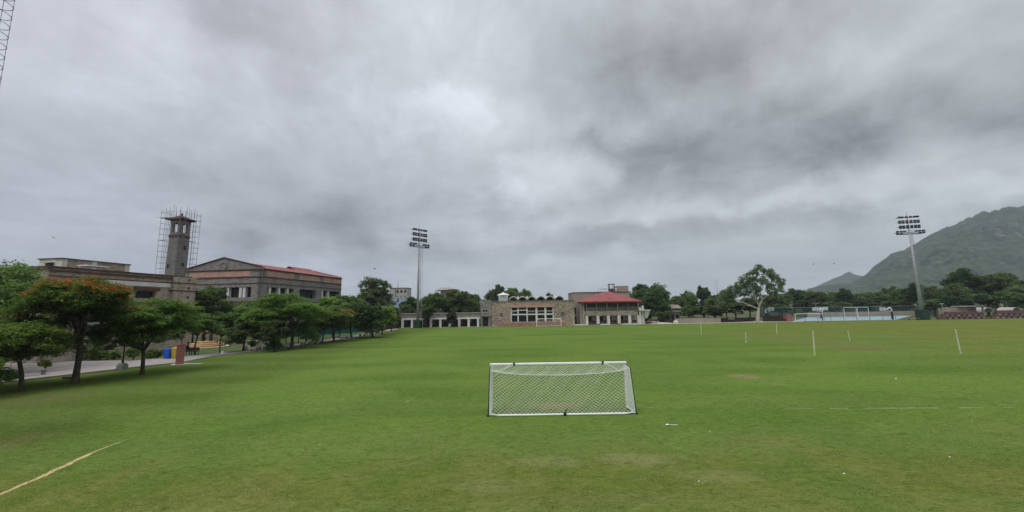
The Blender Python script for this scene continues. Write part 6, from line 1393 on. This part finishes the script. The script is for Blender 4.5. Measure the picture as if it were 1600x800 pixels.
# ---- small stepped brick stands at the right
def stand(label, x0, x1, D, rows, h, seed, left_taper=True):
    t = thing('brick_stand', label, 'stand', ((x0 + x1) / 2, D, 0), group='brick stands on the far touchline'); rs = random.Random(seed)
    for k in range(rows):
        mb = MB(); tp = (k * 1.3 + (1.0 if k else 0)) if left_taper else 0; mb.box(x0 + tp, x1 - k * .15, D + k * .8, D + k * .8 + .795, 0, h / rows * (k + 1)); mb.obj('tier', 'brick', t)
    for k in range(2):
        n_ = int((x1 - x0) / 1.5)
        for j in range(n_):
            x = x0 + 1.0 + k * 1.0 + j * 1.5 + (k % 2) * .75
            if x + .8 > x1: continue
            mb = MB(); mb.box(x, x + .8, D + k * .8 - .04, D + k * .8 - .003, h / rows * k + .18 + .03, h / rows * k + .38); mb.obj('white_block', 'concrete' if rs.random() < .6 else 'conclight', t)
            mb = MB(); mb.box(x + .8, min(x + 1.5, x1), D + k * .8 - .02, D + k * .8 - .003, h / rows * k + .1, h / rows * (k + 1) - .08); mb.obj('gap', 'dark', t)
    return t
stand('stepped brick stand with stone back wall, right of the right mast', gx(1468, 103.5), gx(1543, 103.5), 103.5, 3, 1.9, 1)
stand('stepped brick stand cut by the right picture edge', gx(1551, 102.5), gx(1640, 102.5), 102.5, 3, 2.1, 2)
x0, x1 = gx(1479, 107), gx(1514, 107)
t = thing('stand_back_wall', 'stone wall and long canopy slab above the first brick stand', 'wall', ((x0 + x1) / 2, 107, 0))
mb = MB(); mb.box(x0, x1, 107, 107.5, 0, zat(x0, 107, 480.5)); mb.obj('wall', 'stoneR', t)
xe = gx(1537, 107); zt3 = zat(x0, 107, 479.5); mb = MB(); mb.box(x1 - 2.8, xe, 106.2, 108.5, zt3, zt3 + .18); mb.obj('canopy_slab', 'conclight', t)
mb = MB(); mb.box(x1 + .05, xe - .4, 108, 108.2, 0, zt3 - .005); mb.obj('shaded_wall', 'stoneG', t)
mb = MB(); mb.box(xe - .5, xe - .2, 106.4, 106.7, 0, zt3 - .005); mb.obj('post', 'concrete', t)
for k, (px, py, l) in enumerate([(1541, 484, 'grey curved shell roof at the right end of the first brick stand'), (1585, 484, 'grey curved shell roof above the second brick stand')]):
    D_k = 108; c = pt(px, py, D_k); t = thing('shell_roof', l, 'shelter', (c.x, D_k, 0), group='curved shell roofs'); mb = MB(); r_ = 1.35
    for i in range(8):
        a0, a1 = math.pi * i / 8, math.pi * (i + 1) / 8; q = [(c.x + math.cos(a) * r_, c.z - .7 + math.sin(a) * r_) for a in (a0, a1)]; q2 = [(c.x + math.cos(a) * (r_ - .12), c.z - .7 + math.sin(a) * (r_ - .12)) for a in (a1, a0)]
        P4 = q + q2; mb.hexa([(x, D_k - .5, z) for x, z in P4] + [(x, D_k + 3, z) for x, z in P4])
    mb.obj('shell', 'conclight', t); mb = MB(); mb.box(c.x - 1.2, c.x + 1.2, D_k + 2.0, D_k + 2.2, 0, c.z - .1); mb.obj('back_wall', 'stoneG', t)
    for s_ in (-1.25, 1.25): mb = MB(); mb.box(c.x + s_ - .06, c.x + s_ + .06, D_k - .4, D_k - .28, 0, c.z - .7); mb.obj('post', 'steeldk', t)
x = gx(1475.5, 105); zt4 = zat(x, 105, 475); t = thing('lamp_post', 'slim lamp post with flat white head at the first brick stand', 'lamp post', (x, 105, 0)); mb = MB(); mb.tube([(x, 105, 0), (x, 105, zt4)], .06, 6); mb.obj('pole', 'steel', t); mb = MB(); mb.box(x - .5, x + .45, 104.85, 105.15, zt4, zt4 + .12); mb.obj('lamp_head', 'whitep', t)
for (px, py, D_k, l) in ((1276, 475, 140, 'slim street light beyond the court fence near the pair of backboards'), (1124, 440.5, 175, 'distant street light rising above the trees left of the eucalyptus')):
    x = gx(px, D_k); z_ = zat(x, D_k, py); t = thing('street_light', l, 'street light', (x, D_k, 0)); mb = MB(); mb.tube([(x, D_k, 0), (x, D_k, z_)], [.14, .07], 6); mb.obj('pole', 'steel', t)
    for s_ in (-1, 1): mb = MB(); mb.tube([(x, D_k, z_), (x + s_ * .55, D_k, z_ + .12)], .05, 5); mb.box(x + s_ * .75 - .3, x + s_ * .75 + .3, D_k - .15, D_k + .15, z_ + .08, z_ + .22); mb.obj('lamp_head', 'steel', t)
# small timber bench left of mast foot on the touchline
x = gx(1428, 101.5); t = thing('low_bench', 'low wooden bench left of the green wrapped mast foot', 'bench', (x, 101.5, 0)); mb = MB(); mb.box(x - 1.4, x + 1.4, 101.3, 101.7, .45, .52); mb.obj('seat', 'sand', t)
for s_ in (-1.25, 1.1): mb = MB(); mb.box(x + s_, x + s_ + .12, 101.35, 101.65, 0, .45); mb.obj('leg', 'bark', t)

# ---- birds
for k, (px, py, D_k, l) in enumerate([(1271, 413, 120, 'distant dark bird in the sky right of the eucalyptus, left of two'), (1303, 412, 118, 'distant dark bird in the sky right of the eucalyptus, right of two'), (585.5, 420.5, 90, 'dark bird above the tall grey green tree'), (84, 372, 90, 'dark bird in the sky above the left stone building')]):
    c = pt(px, py, D_k); mb = MB(); s_ = .34
    mb.tube([c + Vector((-.22, 0, 0)), c, c + Vector((.2, 0, .02))], [.02, .07, .02], 5)
    for q in (-1, 1): mb.hexa([tuple(c + Vector(v)) for v in ((-.1, 0, 0), (.12, 0, 0), (.05, q * s_, .22), (-.06, q * s_, .22), (-.1, 0, .02), (.12, 0, .02), (.05, q * s_, .24), (-.06, q * s_, .24))])
    tag(mb.obj('bird', 'bird'), l, 'bird')

# ---- air between here and the hills
bpy.context.view_layer.update()
topz = max((o.matrix_world @ Vector(c)).z for o in SC.objects if o.type == 'MESH' for c in o.bound_box)
mb = MB(); mb.box(-3400, 3400, -3400, 3400, -9.5, topz + 6); hz = mb.obj('haze', None); hm = bpy.data.materials.new('haze_air'); hm.use_nodes = True; hn = hm.node_tree; hn.nodes.clear()
pv = hn.nodes.new('ShaderNodeVolumePrincipled'); pv.inputs['Density'].default_value = .00022; pv.inputs['Color'].default_value = (.76, .87, 1.0, 1); ho = hn.nodes.new('ShaderNodeOutputMaterial'); hn.links.new(pv.outputs[0], ho.inputs['Volume'])
hz.data.materials.append(hm); hz['kind'] = 'stuff'
